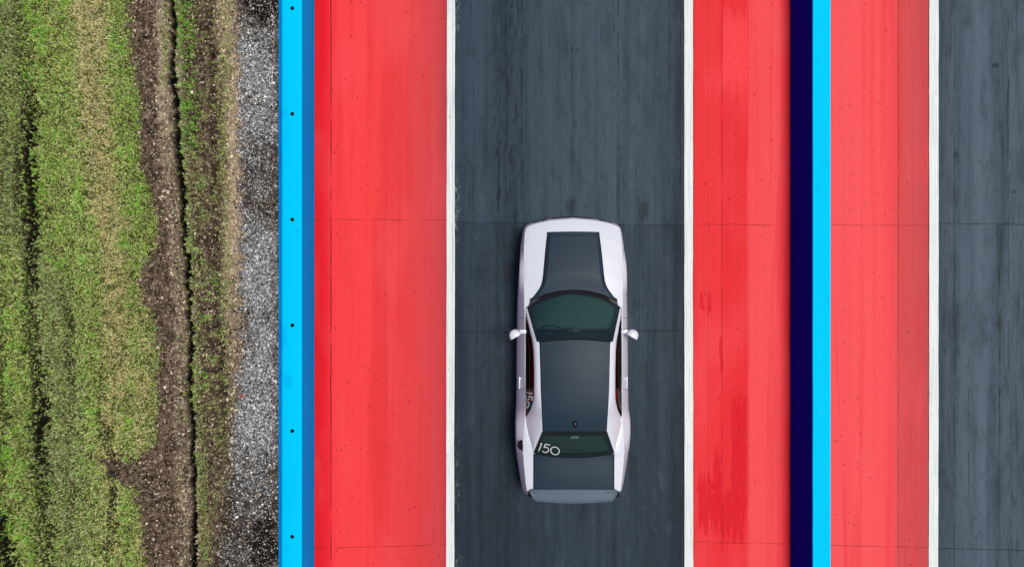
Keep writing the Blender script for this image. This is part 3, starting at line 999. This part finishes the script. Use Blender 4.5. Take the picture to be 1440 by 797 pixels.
# curves of the left half: (photo row, half width in photo pixels, height)
SH = [(321, 66, .715), (328, 67.6, .745), (345, 69, .80), (373, 69.4, .86), (400, 69.4, .90), (434, 69.2, .935), (500, 69, .955), (560, 69, .965), (583, 69.2, .975), (600, 70, .99), (620, 71, 1.0), (636, 71, 1.0), (650, 70.2, 1.0), (677, 67.6, .99), (689, 66, .985)]
OU = [(321, 68.2), (328, 69.8), (345, 72.5), (373, 75.2), (400, 76.4), (445, 77.4), (500, 78.2), (545, 78.4), (566, 78.8), (578, 79.6), (591, 80.8), (612, 80.8), (630, 79.6), (645, 77.4), (677, 72.2), (689, 69.6)]
ZO = .50
FA, RA = CYl(383, .36), CYl(603, .36)     # axles
WR, AR = .355, .415


def zbot(yl):
    zb = .19
    for a in (FA, RA):
        dd = abs(yl - a)
        if dd < AR:
            zb = max(zb, .35 + math.sqrt(AR * AR - dd * dd))
    return zb


NZ = 12


def ring_col(sx, sy, zs, ox, oy, zb):
    """a vertical strip of the body side from the shoulder down; (sx,sy) shoulder and (ox,oy) outermost photo offsets"""
    out = []
    for k in range(NZ + 1):
        zz = zs + (zb - zs) * (k / NZ)
        if zz >= ZO:
            t = math.sin(math.pi / 2 * min(1, (zs - zz) / max(1e-6, zs - max(ZO, zb)))) if zs > ZO else 1
            fx, fy = sx + (ox - sx) * t, sy + (oy - sy) * t
            out.append((CX(fx, zz), CYl(fy, zz), zz))
        else:
            q = .055 * ((ZO - zz) / .45) ** 2
            X, Y = CX(ox, ZO), CYl(oy, ZO)
            # tuck inwards below the widest line
            sxn = -1 if X > 0 else 1
            f = min(1, abs(ox) / 60.0)
            front = CYl(oy, ZO) > 0
            X += sxn * q * f * (1 if abs(sx) > 50 else .3)
            Y += (-q if front else q) * (1 - f) * .9
            out.append((X, Y, zz))
    return out


side_rows = [321, 323, 325, 328, 331, 335] + list(np.arange(339, 447, 3.0)) + [447.0]
door_rows = [447.6] + list(np.arange(450, 546, 4.0)) + [546.4]
rear_rows = [547.0] + list(np.arange(549, 689, 3.0)) + [689.0]


def side_strip(rows, sgn):
    pts = []
    for py in rows:
        hs, zs, ho = itp(py, SH, 1), itp(py, SH, 2), itp(py, OU, 1)
        yl = CYl(py, .45)
        c = ring_col(sgn * hs, py, zs, sgn * ho, py, zbot(yl))
        lip = (c[-1][0] - sgn * .10, c[-1][1], c[-1][2] + .004)
        pts.append(c + [lip])
    return pts


FR_S = [(0, 307.5), (31, 310), (52, 314.3), (60, 317), (64, 319), (66, 321)]
FR_O = [(0, 304.4), (32, 306.9), (54, 312.2), (62, 315), (66, 317.6), (68.2, 321)]


def hood_front(t):
    x = 66 * abs(t)
    return float(np.interp(x, [a for a, b in FR_S], [b for a, b in FR_S]))


TC = [i / 18 for i in range(-18, 19)]
hood_bm = bmesh.new()
rows_h = [r for r in side_rows if r <= 434] + [434]


def hood_row(s):
    v = (s - 321) / 113.0
    hs, zs = itp(s, SH, 1), itp(s, SH, 2)
    row = []
    for t in TC:
        rear = 409 + 25 * abs(t) ** 2.2
        py = hood_front(t) * (1 - v) + rear * v
        crown = (.050 + .03 * v)
        zz = zs + crown * (1 - abs(t) ** 2.6)
        row.append(P(hs * t, py, zz))
    return row


hood_rows = [hood_row(s) for s in rows_h]
body = bmesh.new()
grid(body, hood_rows, 0, lambda i, j: 1 if i >= len(hood_rows) - 4 and abs(TC[j] + 1 / 36) < .88 else 0)
for sgn in (-1, 1):
    grid(body, side_strip(side_rows, sgn))
    grid(body, side_strip(rear_rows, sgn))
# front fascia
cols = []
for t, p in zip(TC, hood_rows[0]):
    x_o = 68.2 * abs(t)
    py_o = float(np.interp(x_o, [a for a, b in FR_O], [b for a, b in FR_O]))
    sgn = -1 if t < 0 else 1
    cols.append(ring_col(66 * t, hood_front(t), p.z, 68.2 * t, py_o, .19) + [(CX(66 * t, .19) * .9, CYl(hood_front(t), .19) - .12, .2)])
grid(body, cols)
grid(body, [[cols[-1][k] for k in range(NZ + 2)], side_strip([321], 1)[0]])
grid(body, [[cols[0][k] for k in range(NZ + 2)], side_strip([321], -1)[0]])

# greenhouse curves
RB = [(433, 67.6), (445, 67.6), (583, 68), (585, 67.4), (598, 66.8), (612, 63.5), (624, 59.6), (636, 57)]           # belt
RBZ = [(433, .945), (445, .955), (583, .99), (600, 1.0), (612, 1.015), (636, 1.055)]
RR = [(433, 67.2), (440, 66.9), (446, 66.2), (460, 63.2), (480, 59.3), (495, 57.8), (520, 57.0), (545, 57.0), (560, 57.2), (570, 59.4), (578, 62.0), (583, 65.2)]
RRZ = [(433, .95), (440, .965), (446, 1.0), (460, 1.10), (480, 1.235), (495, 1.29), (520, 1.315), (545, 1.305), (560, 1.27), (570, 1.18), (578, 1.08), (583, .998)]
QQ = [(433, 65.0), (480.6, 53.6), (495, 51.0), (520, 50.2), (560, 48.0), (606, 45.6), (636, 57.0)]
QZ = [(433, .965), (480.6, 1.352), (495, 1.378), (520, 1.395), (560, 1.385), (580, 1.365), (606, 1.29), (636, 1.065)]
CZ = [(477, 1.402), (500, 1.436), (530, 1.452), (560, 1.440), (585, 1.405), (606, 1.335)]
strip_rows = [433, 437, 440, 443, 446, 450, 455, 460, 465, 470, 475, 480.6, 486, 492, 498, 505, 512, 520, 530, 540, 550, 556, 562, 567, 572, 576, 580, 583, 587, 592, 598, 604, 606, 611, 616, 621, 626, 631, 636]
for sgn in (-1, 1):
    out = []
    for py in strip_rows:
        if py <= 583:
            a = P(sgn * itp(py, RR), py, itp(py, RRZ))
        else:
            a = P(sgn * itp(py, RB), py, itp(py, RBZ))
        q = P(sgn * itp(py, QQ), py, itp(py, QZ))
        row = []
        for k in range(7):
            t = k / 6
            b_ = a.lerp(q, t)
            w = min(1.0, (q - a).length / .15)
            b_ += Vector((sgn * .6, 0, .8)) * (.022 * w * math.sin(math.pi * t))
            row.append(b_)
        out.append(row)
    grid(body, out)
    # sill strip from the shoulder to the belt, then the quarter panel top
    out = []
    for py in strip_rows:
        a = P(sgn * itp(py, SH), py, itp(py, SH, 2))
        b_ = P(sgn * itp(py, RB), py, itp(py, RBZ))
        row = [a.lerp(b_, k / 4) for k in range(5)]
        for k in (1, 2, 3):
            row[k].z += .006 * math.sin(math.pi * k / 4)
        out.append(row)
    grid(body, out)
# roof
roof_rows = []
for py in [480.6, 486, 492, 498, 505, 512, 520, 530, 540, 550, 556, 562, 567, 572, 576, 580, 583, 587, 592, 598, 604, 606]:
    q, qz, cz = itp(py, QQ), itp(py, QZ), itp(py, CZ)
    ve = (py - 480.6) / 125.4
    row = []
    for t in TC:
        arc = -3.8 * (1 - ve) * (1 - t * t)
        row.append(P(q * t, py + arc, qz + (cz - qz) * (1 - abs(t) ** 2.2)))
    roof_rows.append(row)
grid(body, roof_rows, 0, lambda i, j: 1 if (i == 0 or i == len(roof_rows) - 2) and 1 <= j <= len(TC) - 3 else 0)
# rear deck
deck_rows = []
for k in range(13):
    v = k / 12
    s = 636 + 53 * v
    hs, zs = itp(s, SH), itp(s, SH, 2)
    row = []
    for t in TC:
        xx = hs * abs(t)
        f0 = 636 + (6 * (1 - (xx / 57) ** 2) if xx < 57 else 0)
        f1 = 694.5 - 5.5 * abs(t) ** 10
        py = f0 * (1 - v) + f1 * v
        bump = .075 if v < .6 else .075 - .02 * (v - .6) / .4
        zz = zs + bump * (1 - abs(t) ** 3.0)
        if v == 0:
            zz = zs + (.065 if xx < 57 else .065 * max(0, (71 - xx) / 14)) + .02 * max(0, 1 - xx / 57)
        row.append(P(hs * t, py, zz))
    deck_rows.append(row)
grid(body, deck_rows, 0, lambda i, j: 1 if i == 0 and abs(TC[j] + 1 / 36) < .80 else 0)
# rear fascia
cols = []
for t, p in zip(TC, deck_rows[-1]):
    f1 = 694.5 - 5.5 * abs(t) ** 10
    cols.append(ring_col(66 * t, f1, p.z, 69.6 * t, 698 - 9 * abs(t) ** 10, .22) + [(CX(66 * t, .2) * .9, CYl(690, .2) + .15, .21)])
grid(body, cols)
bvh_body = BVHTree.FromBMesh(body)
body_o = finish("body", body, [M_white, M_gap], car, True, 30, .0012)


def on_body(dp, py, off=.0, z0=1.0):
    zz = z0
    for _ in range(3):
        h = bvh_body.ray_cast(Vector((CX(dp, zz), CYl(py, zz), 3.0)), Vector((0, 0, -1)))
        if h[0] is None:
            break
        zz = h[0].z
    return Vector((CX(dp, zz), CYl(py, zz), zz + off))


def panel(name, rows, mats, skirt=.014, parent=car, angle=30, mifn=None):
    """a skin laid a few millimetres over the body, with a turned-down edge"""
    bm = bmesh.new()
    vv = grid(bm, rows, 0, mifn)
    nr, nc = len(rows), len(rows[0])
    loop = [vv[0][j] for j in range(nc)] + [vv[i][nc - 1] for i in range(1, nr)] + [vv[nr - 1][j] for j in range(nc - 2, -1, -1)] + [vv[i][0] for i in range(nr - 2, 0, -1)]
    low = [bm.verts.new(v.co - Vector((0, 0, skirt))) for v in loop]
    for k in range(len(loop)):
        k2 = (k + 1) % len(loop)
        bm.faces.new([loop[k], loop[k2], low[k2], low[k]])
    return finish(name, bm, mats, parent, True, angle, 0)


# charcoal bonnet panel with its raised scoop
EP = [(326.3, 36.8), (332.4, 37.2), (333.0, 37.3), (333.8, 37.4), (340, 38.2), (352, 39.6), (364, 40.8), (376, 41.9), (386, 42.9), (394, 44.0), (400, 45.6), (404.5, 47.6), (408, 49.8), (412, 52.8), (416, 56.0), (419, 58.6), (421.5, 60.4)]
rows = []
UC = [-1, -.975, -.95, -.9, -.86, -.82] + [i / 10 for i in range(-7, 8)] + [.82, .86, .9, .95, .975, 1]
for py, hw in EP:
    v = (py - 326.3) / (421.5 - 326.3)
    cpy = 325.6 + (407.0 - 325.6) * v
    row = []
    for u_ in UC:
        yy = cpy + (py - cpy) * abs(u_) ** 2
        k = max(0.0, min(1.0, (1 - abs(u_) - .02) / .12))
        k = k * k * (3 - 2 * k)
        up = .016 if py < 333.2 else .066
        if py > 395:
            up = .066 - .054 * min(1, (py - 395) / 26)
        off = .007 + (up - .004) * k
        row.append(on_body(hw * u_, yy, off))
    rows.append(row)
bonnet = panel("bonnet", rows, [M_satin, M_gap], .02, angle=24, mifn=lambda i, j: 1 if j in (0, len(UC) - 2) else 0)
# scoop mouth: dark slot across the front of the raised part
rows = [[on_body(36.0 * u_ / 10, 332.0 + .2 * k - .5 * (1 - (u_ / 10) ** 2), .0215 + .010 * k) for u_ in range(-10, 11)] for k in range(2)]
# charcoal roof panel
rows = []
for py in [481.2, 486, 492, 498, 505, 512, 520, 530, 540, 550, 560, 570, 580, 590, 598, 605.6]:
    hw = float(np.interp(py, [481, 500, 550, 606], [49.8, 49.3, 48.0, 45.2]))
    hw = min(hw, itp(py, QQ) - .3)
    ve = (py - 480.6) / 125.4
    rows.append([on_body(hw * t, py - 3.6 * (1 - ve) * (1 - t * t) + .3, .005, 1.4) for t in [-1, -.972] + TC[1:-1] + [.972, 1]])
panel("roof", rows, [M_satin, M_gap], .010, mifn=lambda i, j: 1 if j in (0, len(TC) + 1) else 0)
# charcoal boot lid
rows = []
for k in range(11):
    v = k / 10
    hw = 57.0
    row = []
    for t in [-1, -.975] + [i / 14 for i in range(-13, 14)] + [.975, 1]:
        f0 = 637.6 + 5.9 * (1 - t * t)
        row.append(on_body(hw * t, f0 * (1 - v) + 689.5 * v, .006, 1.05))
    rows.append(row)
panel("boot_lid", rows, [M_satin, M_gap], .012, mifn=lambda i, j: 1 if j in (0, 29) else 0)

# windscreen and rear window
def arc_glass(name, base, top, bulge, m_glass, nu=24, nv=12, e=(.035, .05, .03)):
    us = sorted(set([-1, -1 + e[0]] + [i / nu * (1 - e[0]) for i in range(-nu, nu + 1)] + [1 - e[0], 1]))
    vs2 = sorted(set([0, e[1]] + [e[1] + (1 - e[1] - e[2]) * k / nv for k in range(1, nv)] + [1 - e[2], 1]))
    rows = []
    for v in vs2:
        row = []
        for u_ in us:
            p = base(u_).lerp(top(u_), v)
            p += bulge * math.sin(math.pi * v) * (1 - u_ * u_ * .6)
            row.append(p)
        rows.append(row)
    nr, nc = len(rows), len(rows[0])
    bm = bmesh.new()
    grid(bm, rows, 0, lambda i, j: 1 if (i == 0 or j == 0 or i == nr - 2 or j == nc - 2) else 0)
    tree = BVHTree.FromBMesh(bm)
    o = finish(name, bm, [m_glass, M_frit], car, True, 40, 0)
    return o, tree


ws_base = lambda u_: P(65.2 * u_, 409.5 + 24 * abs(u_) ** 2.3, 1.0 - .03 * abs(u_) ** 2)
ws_top = lambda u_: P(53.4 * u_, 476.6 + 4 * u_ * u_, 1.398 - .042 * u_ * u_)
windscreen, t_ws = arc_glass("windscreen", ws_base, ws_top, Vector((0, .010, .020)), M_glass)
rg_top = lambda u_: P(45.4 * u_, 606.8, 1.325 - .04 * abs(u_) ** 2.2)
rg_base = lambda u_: P(57.0 * u_, 636.6 + 5.6 * (1 - u_ * u_), 1.085 - .022 * u_ * u_)
rear_win, t_rw = arc_glass("rear_window", rg_top, rg_base, Vector((0, -.006, .012)), M_glass_dark, e=(.055, .16, .10))

# cowl in front of the windscreen, with two wipers
bm = bmesh.new()
rows = []
for k in range(4):
    v = k / 3
    rows.append([P((60.5 + 4 * v) * i / 16, (407.2 + 14.5 * abs(i / 16) ** 2) * (1 - v) + (410.2 + 23.5 * abs(i / 16) ** 2.3) * v, 1.0 - .03 * (i / 16) ** 2 - .018 * math.sin(math.pi * v) + .004 * (1 - v) + .012) for i in range(-16, 17)])
cowl = grid(bm, rows)
finish("cowl", bm, [M_black], car)
for s0, s1 in ((-.72, .02), (-.05, .66)):
    bm = bmesh.new()
    rows = []
    for k in range(13):
        u_ = s0 + (s1 - s0) * k / 12
        p = ws_base(u_).lerp(ws_top(u_), .035 + .03 * math.sin(math.pi * k / 12)) + Vector((0, 0, .016))
        rows.append([p + Vector((0, .008, 0)), p + Vector((0, 0, .010)), p + Vector((0, -.008, 0)), p + Vector((0, .008, 0))])
    grid(bm, rows)
    finish("wiper", bm, [M_black], car)

# side glass: one door window and one quarter window each side, with doors, handles, mirrors
def side_glass(r0, r1, sgn, inset=.006):
    rows = []
    n = max(4, int((r1 - r0) / 5))
    for k in range(n + 1):
        py = r0 + (r1 - r0) * k / n
        a = P(sgn * itp(py, RB), py, itp(py, RBZ))
        b_ = P(sgn * itp(py, RR), py, itp(py, RRZ))
        row = []
        for q in range(7):
            t = q / 6
            p = a.lerp(b_, t) + Vector((sgn * .018, 0, .010)) * math.sin(math.pi * t) * min(1, (b_ - a).length / .2)
            p.x -= sgn * inset
            row.append(p)
        rows.append(row)
    return rows


quarter_tree = {}
for sgn in (-1, 1):
    bm = bmesh.new()
    grid(bm, side_strip(door_rows, sgn))
    door = finish("door", bm, [M_white], car, True, 30, 0)
    bm = bmesh.new()
    grid(bm, side_glass(441, 546.2, sgn))
    finish("door_window", bm, [M_glass_side], door)
    bm = bmesh.new()
    grid(bm, side_glass(549.4, 583, sgn))
    quarter_tree[sgn] = BVHTree.FromBMesh(bm)
    qwin = finish("quarter_window", bm, [M_glass_dark], car)
    if sgn < 0:
        q_left = qwin
    bm = bmesh.new()
    grid(bm, side_glass(545.8, 549.8, sgn, .002))
    finish("window_pillar", bm, [M_black], car)
    # handle on the door skin
    bm = bmesh.new()
    hp = P(sgn * 75.0, 538, .80)
    box(bm, (hp.x + sgn * .006, hp.y, hp.z), (.026, .22, .032), .009)
    box(bm, (hp.x - sgn * .004, hp.y + .075, hp.z), (.05, .03, .022), .006)
    finish("handle", bm, [M_white], door)
    # mirror: a rounded half shell on a short arm, its glass facing back
    bm = bmesh.new()
    nu, nv = 14, 10
    rows = []
    for i in range(nv + 1):
        ph = math.pi * i / nv - math.pi / 2
        row = []
        for j in range(nu + 1):
            th = math.pi * j / nu
            row.append(Vector((.110 * math.cos(th) * max(0, math.cos(ph)) ** .6, .135 * math.sin(th) ** .9 * max(0, math.cos(ph)) ** .6, .066 * math.sin(ph))))
        rows.append(row)
    grid(bm, rows)
    Mx = Matrix.Translation(P(sgn * 81.2, 473.2, 1.03)) @ Matrix.Rotation(sgn * R(-30), 4, 'Z') @ Matrix.Rotation(R(4), 4, 'X')
    for v_ in bm.verts:
        v_.co = Mx @ v_.co
    a = P(sgn * 71.5, 466, .985)
    box(bm, (a.x, a.y, a.z + .012), (.12, .075, .04), .012)
    mir = finish("wing_mirror", bm, [M_white], car, True, 45)
    bm = bmesh.new()
    rim_ = [Mx @ Vector((.102 * math.cos(a_) , -.004, .060 * math.sin(a_))) for a_ in [2 * math.pi * k / 28 for k in range(28)]]
    bm.faces.new([bm.verts.new(p) for p in rim_])
    finish("mirror_glass", bm, [M_mirror], mir, False)

# spoiler across the tail
bm = bmesh.new()
rows = []
NS = 40
for k in range(NS + 1):
    t = -1 + 2 * k / NS
    a_ = abs(t)
    xx = 62.3 * t
    fr = 687.8 + (0 if a_ < .93 else 2.0 * ((a_ - .93) / .07) ** 2)
    rr = 707.3 - 3.8 * a_ ** 2 - (0 if a_ < .86 else 12.0 * ((a_ - .86) / .14) ** 1.6)
    zt = 1.085 - .015 * a_ ** 2
    zc = zt + .03
    sec = []
    for q in range(9):
        w = q / 8
        sec.append(P(xx, fr + (rr - fr) * w, zt + .022 * math.sin(w * math.pi * .5) ** 1.3 - (.006 if q in (0, 8) else 0)))
    for q in range(8, -1, -1):
        w = q / 8
        sec.append(P(xx, fr + (rr - fr) * w * .97 + .2, zt - .022 + .020 * w))
    sec.append(sec[0].copy())
    rows.append(sec)
vv = grid(bm, rows)
for row in (vv[0], vv[-1]):
    try:
        bm.faces.new(row[:-1])
    except ValueError:
        pass
for sx in (-50, 0, 50):
    p = P(sx, 695.5, 1.05)
    box(bm, (p.x, p.y + .04, 1.055), (.18, .05, .06), .008)
M_spoil = paint("spoiler_paint", (76, 92, 112), .5, 0, .25)
finish("spoiler", bm, [M_spoil], car, True, 40, .0003)
# black corners under the spoiler ends
for sgn in (-1, 1):
    bm = bmesh.new()
    p = P(sgn * 60.5, 695.5, .99)
    box(bm, p + Vector((-sgn * .01, .02, 0)), (.11, .10, .08), .02)
    finish("corner_trim", bm, [M_gap], car)

# antenna fin, brake light inside the rear window, fuel cap
bm = bmesh.new()
rows = []
for k in range(9):
    a_ = k / 8
    hh = .050 * math.sin(math.pi * min(1, a_ * 1.15) ** 1.0 * .87)
    w_ = .045 * math.sin(math.pi * (.12 + .83 * a_)) ** .7
    yy = .075 - .15 * a_
    rows.append([(w_ * math.cos(b_) , yy, hh * math.sin(b_) ** 1.4 + .0) for b_ in [math.pi * q / 8 for q in range(9)]])
grid(bm, rows)
pa = on_body(0.2, 595.4, .004, 1.38)
for v_ in bm.verts:
    v_.co += pa
finish("antenna", bm, [paint("gloss_black", (.008, .009, .012), .15, .4, .5)], car, True, 50)
bm = bmesh.new()
p = P(0, 614.5, 1.235)
box(bm, p, (.155, .05, .03), .008)
finish("brake_light", bm, [paint("brake_lens", (.34, .36, .36), .4, 0, .4)], car)
bm = bmesh.new()
fp = None
h = bvh_body.ray_cast(P(-71.6, 625.5, 3.0), Vector((0, 0, -1)))
lathe(bm, [(.0, .016), (.040, .016), (.046, .012), (.068, .012), (.078, .018), (.086, .012), (.088, -.004)], 28, 'Z')
pp_ = on_body(-72.2, 625.5, 0, .93)
h = bvh_body.ray_cast(Vector((pp_.x, pp_.y, 3)), Vector((0, 0, -1)))
nrm = h[1] if h[0] is not None else Vector((-.7, 0, .7))
if nrm.z < 0:
    nrm = -nrm
Mq = Matrix.Translation(pp_) @ nrm.to_track_quat('Z', 'Y').to_matrix().to_4x4()
for v_ in bm.verts:
    v_.co = Mq @ v_.co
finish("fuel_cap", bm, [M_gap], car)

# lamps and grille, hardly seen from above but there
def front_patch(x0, x1, z0, z1, off, y_from, dirn, n=10):
    rows = []
    for i in range(n // 2 + 1):
        zz = z0 + (z1 - z0) * i / (n // 2)
        row = []
        for j in range(n + 1):
            xx = x0 + (x1 - x0) * j / n
            hh = bvh_body.ray_cast(Vector((xx, y_from, zz)), Vector((0, dirn, 0)))
            yy = hh[0].y if hh[0] is not None else 0
            row.append((xx, yy - dirn * off, zz))
        rows.append(row)
    return rows


bm = bmesh.new()
grid(bm, front_patch(-.70, .70, .50, .66, .006, 5, -1, 24))
finish("grille", bm, [M_black], car)
bm = bmesh.new()
grid(bm, front_patch(-.60, .60, .24, .36, .006, 5, -1, 24))
finish("air_intake", bm, [M_black], car)
for sx in (-.60, -.43, .43, .60):
    bm = bmesh.new()
    rows = []
    for r_, o_ in ((.005, .007), (.035, .0065), (.058, .005), (.064, .004), (.072, .006), (.076, .001)):
        row = []
        for k in range(25):
            a_ = 2 * math.pi * k / 24
            xx, zz = sx + r_ * math.cos(a_), .578 + r_ * math.sin(a_)
            hh = bvh_body.ray_cast(Vector((xx, 5, zz)), Vector((0, -1, 0)))
            row.append((xx, hh[0].y + o_, zz))
        rows.append(row)
    grid(bm, rows)
    finish("headlight", bm, [M_lamp], car)
for s0, s1 in ((-.74, -.10), (.10, .74)):
    bm = bmesh.new()
    grid(bm, front_patch(s0, s1, .72, .86, .006, -5, 1, 16))
    finish("taillight", bm, [M_tail], car)
bm = bmesh.new()
grid(bm, front_patch(-.6, .6, .24, .40, .006, -5, 1, 16))
finish("rear_diffuser", bm, [M_black], car)

# wheels
def wheel(sgn, ya):
    xo = sgn * (.955 if ya > 0 else .985)
    bm = bmesh.new()
    sg = -sgn
    lathe(bm, [(.235, .02 * sg), (.30, .0), (.335, .012 * sg), (WR, .045 * sg), (WR, .215 * sg), (.335, .25 * sg), (.235, .25 * sg)], 48, 'X', (xo, ya, WR))
    tyre = finish("wheel", bm, [M_rubber], car, True, 40)
    bm = bmesh.new()
    lathe(bm, [(.238, .012 * sg), (.222, .012 * sg), (.215, .06 * sg), (.215, .22 * sg)], 40, 'X', (xo, ya, WR))
    for k in range(5):
        a_ = 2 * math.pi * k / 5
        rot = Matrix.Rotation(a_, 4, 'X')
        box(bm, Vector((xo + sg * .04, ya, WR)) + (rot @ Vector((0, 0, .115))), (.03, .055, .21), .008, rot)
    lathe(bm, [(0, .02 * sg), (.05, .02 * sg), (.06, .04 * sg), (.06, .1 * sg)], 24, 'X', (xo, ya, WR))
    finish("rim", bm, [M_rim], tyre, True, 40)


for sgn in (-1, 1):
    for ya in (FA, RA):
        wheel(sgn, ya)

# floor pan and cabin
bm = bmesh.new()
grid(bm, [[(-.66, 2.25, .20), (.66, 2.25, .20)], [(-.80, 2.1, .20), (.80, 2.1, .20)], [(-.80, -2.1, .20), (.80, -2.1, .20)], [(-.70, -2.35, .24), (.70, -2.35, .24)]])
finish("floor_pan", bm, [M_gap], car, False)
bm = bmesh.new()
box(bm, P(0, 437, .84), (1.46, .66, .16), .075, Matrix.Rotation(R(-5), 4, 'X'))
finish("dashboard", bm, [M_cabin], car)
bm = bmesh.new()
box(bm, P(0, 618, .98), (1.30, .50, .05), .02)
finish("parcel_shelf", bm, [M_cabin], car)
for sgn in (-1, 1):
    bm = bmesh.new()
    c = P(sgn * 32, 510, .42)
    box(bm, (c.x, c.y, .42), (.52, .54, .18), .06)
    box(bm, (c.x, c.y - .34, .72), (.50, .16, .66), .06, Matrix.Rotation(R(16), 4, 'X'))
    box(bm, (c.x, c.y - .46, 1.10), (.26, .10, .17), .04, Matrix.Rotation(R(12), 4, 'X'))
    finish("seat", bm, [M_seat], car)
bm = bmesh.new()
box(bm, P(0, 570, .45), (1.26, .50, .20), .06)
c = P(0, 592, .72)
box(bm, (c.x, c.y, .74), (1.26, .16, .50), .06, Matrix.Rotation(R(20), 4, 'X'))
finish("rear_bench", bm, [M_seat], car)
bm = bmesh.new()
for k in range(33):
    pass
rows = []
for k in range(33):
    a_ = 2 * math.pi * k / 32
    rows.append([((.175 + .014 * math.cos(b_)) * math.cos(a_), (.175 + .014 * math.cos(b_)) * math.sin(a_), .014 * math.sin(b_)) for b_ in [2 * math.pi * q / 8 for q in range(9)]])
grid(bm, rows)
box(bm, (0, 0, -.01), (.33, .04, .02), .006)
box(bm, (0, 0, -.01), (.12, .12, .03), .01)
Mq = Matrix.Translation(P(-32, 463, .86)) @ Matrix.Rotation(R(62), 4, 'X')
for v_ in bm.verts:
    v_.co = Mq @ v_.co
finish("steering_wheel", bm, [M_black], car)
# inner door cards
for sgn in (-1, 1):
    bm = bmesh.new()
    box(bm, (sgn * .80, CYl(500, .6), .62), (.06, 1.5, .58), .02)
    finish("door_card", bm, [M_redcard if sgn < 0 else M_cabin], car)  # left card dark red, right card in the cabin colour
# rear-view mirror behind the windscreen
bm = bmesh.new()
p = ws_base(0).lerp(ws_top(0), .78)
box(bm, (p.x, p.y - .05, p.z - .055), (.24, .05, .07), .022)
box(bm, (p.x, p.y - .03, p.z - .02), (.10, .09, .03), .012)
finish("rear_view_mirror", bm, [M_black], car)


# chalked number 150 on the rear window and on the left quarter window
def strokes(pts, w, n=1):
    return pts, w


def chalk(name, polys, place, width, parent):
    """polys: polylines in the number's own plane; place(a, b) puts a point on the glass"""
    bm = bmesh.new()
    for pl in polys:
        # resample
        pts = [Vector((a, b)) for a, b in pl]
        res = []
        for i in range(len(pts) - 1):
            nseg = max(1, int((pts[i + 1] - pts[i]).length / .09))
            for k in range(nseg):
                res.append(pts[i].lerp(pts[i + 1], k / nseg))
        res.append(pts[-1])
        L, Rr = [], []
        for i, p in enumerate(res):
            tdir = (res[min(i + 1, len(res) - 1)] - res[max(i - 1, 0)])
            if tdir.length < 1e-6:
                tdir = Vector((1, 0))
            tdir.normalize()
            nrm = Vector((-tdir.y, tdir.x)) * width * .5
            L.append(place(p.x + nrm.x, p.y + nrm.y))
            Rr.append(place(p.x - nrm.x, p.y - nrm.y))
        grid(bm, [[a, b] for a, b in zip(L, Rr)])
    o = finish(name, bm, [M_chalk], parent, False, 30, 0)
    sol = o.modifiers.new("thickness", 'SOLIDIFY'); sol.thickness = .002; sol.offset = 0
    return o


def ell(cx, cy, rx, ry, a0=0, a1=360, n=26):
    return [(cx + rx * math.cos(R(a0 + (a1 - a0) * k / n)), cy + ry * math.sin(R(a0 + (a1 - a0) * k / n))) for k in range(n + 1)]


# glyph plane: unit = letter height, y up
ONE = [[(.10, 0.02), (.30, .98)], [(.30, .98), (.16, .88)]]
FIVE = [[(1.12, .98), (.66, 1.0)], [(.66, 1.0), (.56, .56)], [(.56, .56), (.74, .66), (.92, .62), (1.04, .46), (1.02, .24), (.86, .06), (.66, .02), (.46, .12)]]
ZERO = [ell(1.66, .46, .42, .44)]


def place_rear(a, b):
    # photo pixels: number starts at (756.5, 632.5), runs right and a little down, 14.5 px tall
    ang = R(13)
    hx = a * 14.6; hy = b * 13.2
    px_ = 756.0 + hx * math.cos(ang) + hy * math.sin(ang) * .6
    py_ = 633.6 + hx * math.sin(ang) * .95 - hy * math.cos(ang) * .92
    zz = 1.15
    for _ in range(4):
        q = Vector(((px_ - NX) / S * (H - zz) / H - CAR_X, CYl(py_, zz), 3))
        hh = t_rw.ray_cast(q, Vector((0, 0, -1)))
        if hh[0] is None:
            break
        zz = hh[0].z
    return Vector((q.x, q.y, zz + .005))


chalk("chalk_number", ONE + FIVE + ZERO, place_rear, .09, rear_win)
qt = quarter_tree[-1]


def place_quarter(a, b):
    # reads along the car: the number runs back, its foot towards the sill
    py_ = 549.6 + a * 11.8
    fr_ = .14 + .72 * b
    A = P(-itp(py_, RB), py_, itp(py_, RBZ)); B = P(-itp(py_, RR), py_, itp(py_, RRZ))
    t = fr_
    p = A.lerp(B, t) + Vector((-.018, 0, .010)) * math.sin(math.pi * t) * min(1, (B - A).length / .2)
    return p + Vector((.006 - .008, 0, .006))


SQ = lambda pl, k: [[(a * k, b) for a, b in q] for q in pl]
chalk("chalk_number", ONE + FIVE + [ell(1.62, .40, .36, .36)], place_quarter, .105, q_left)
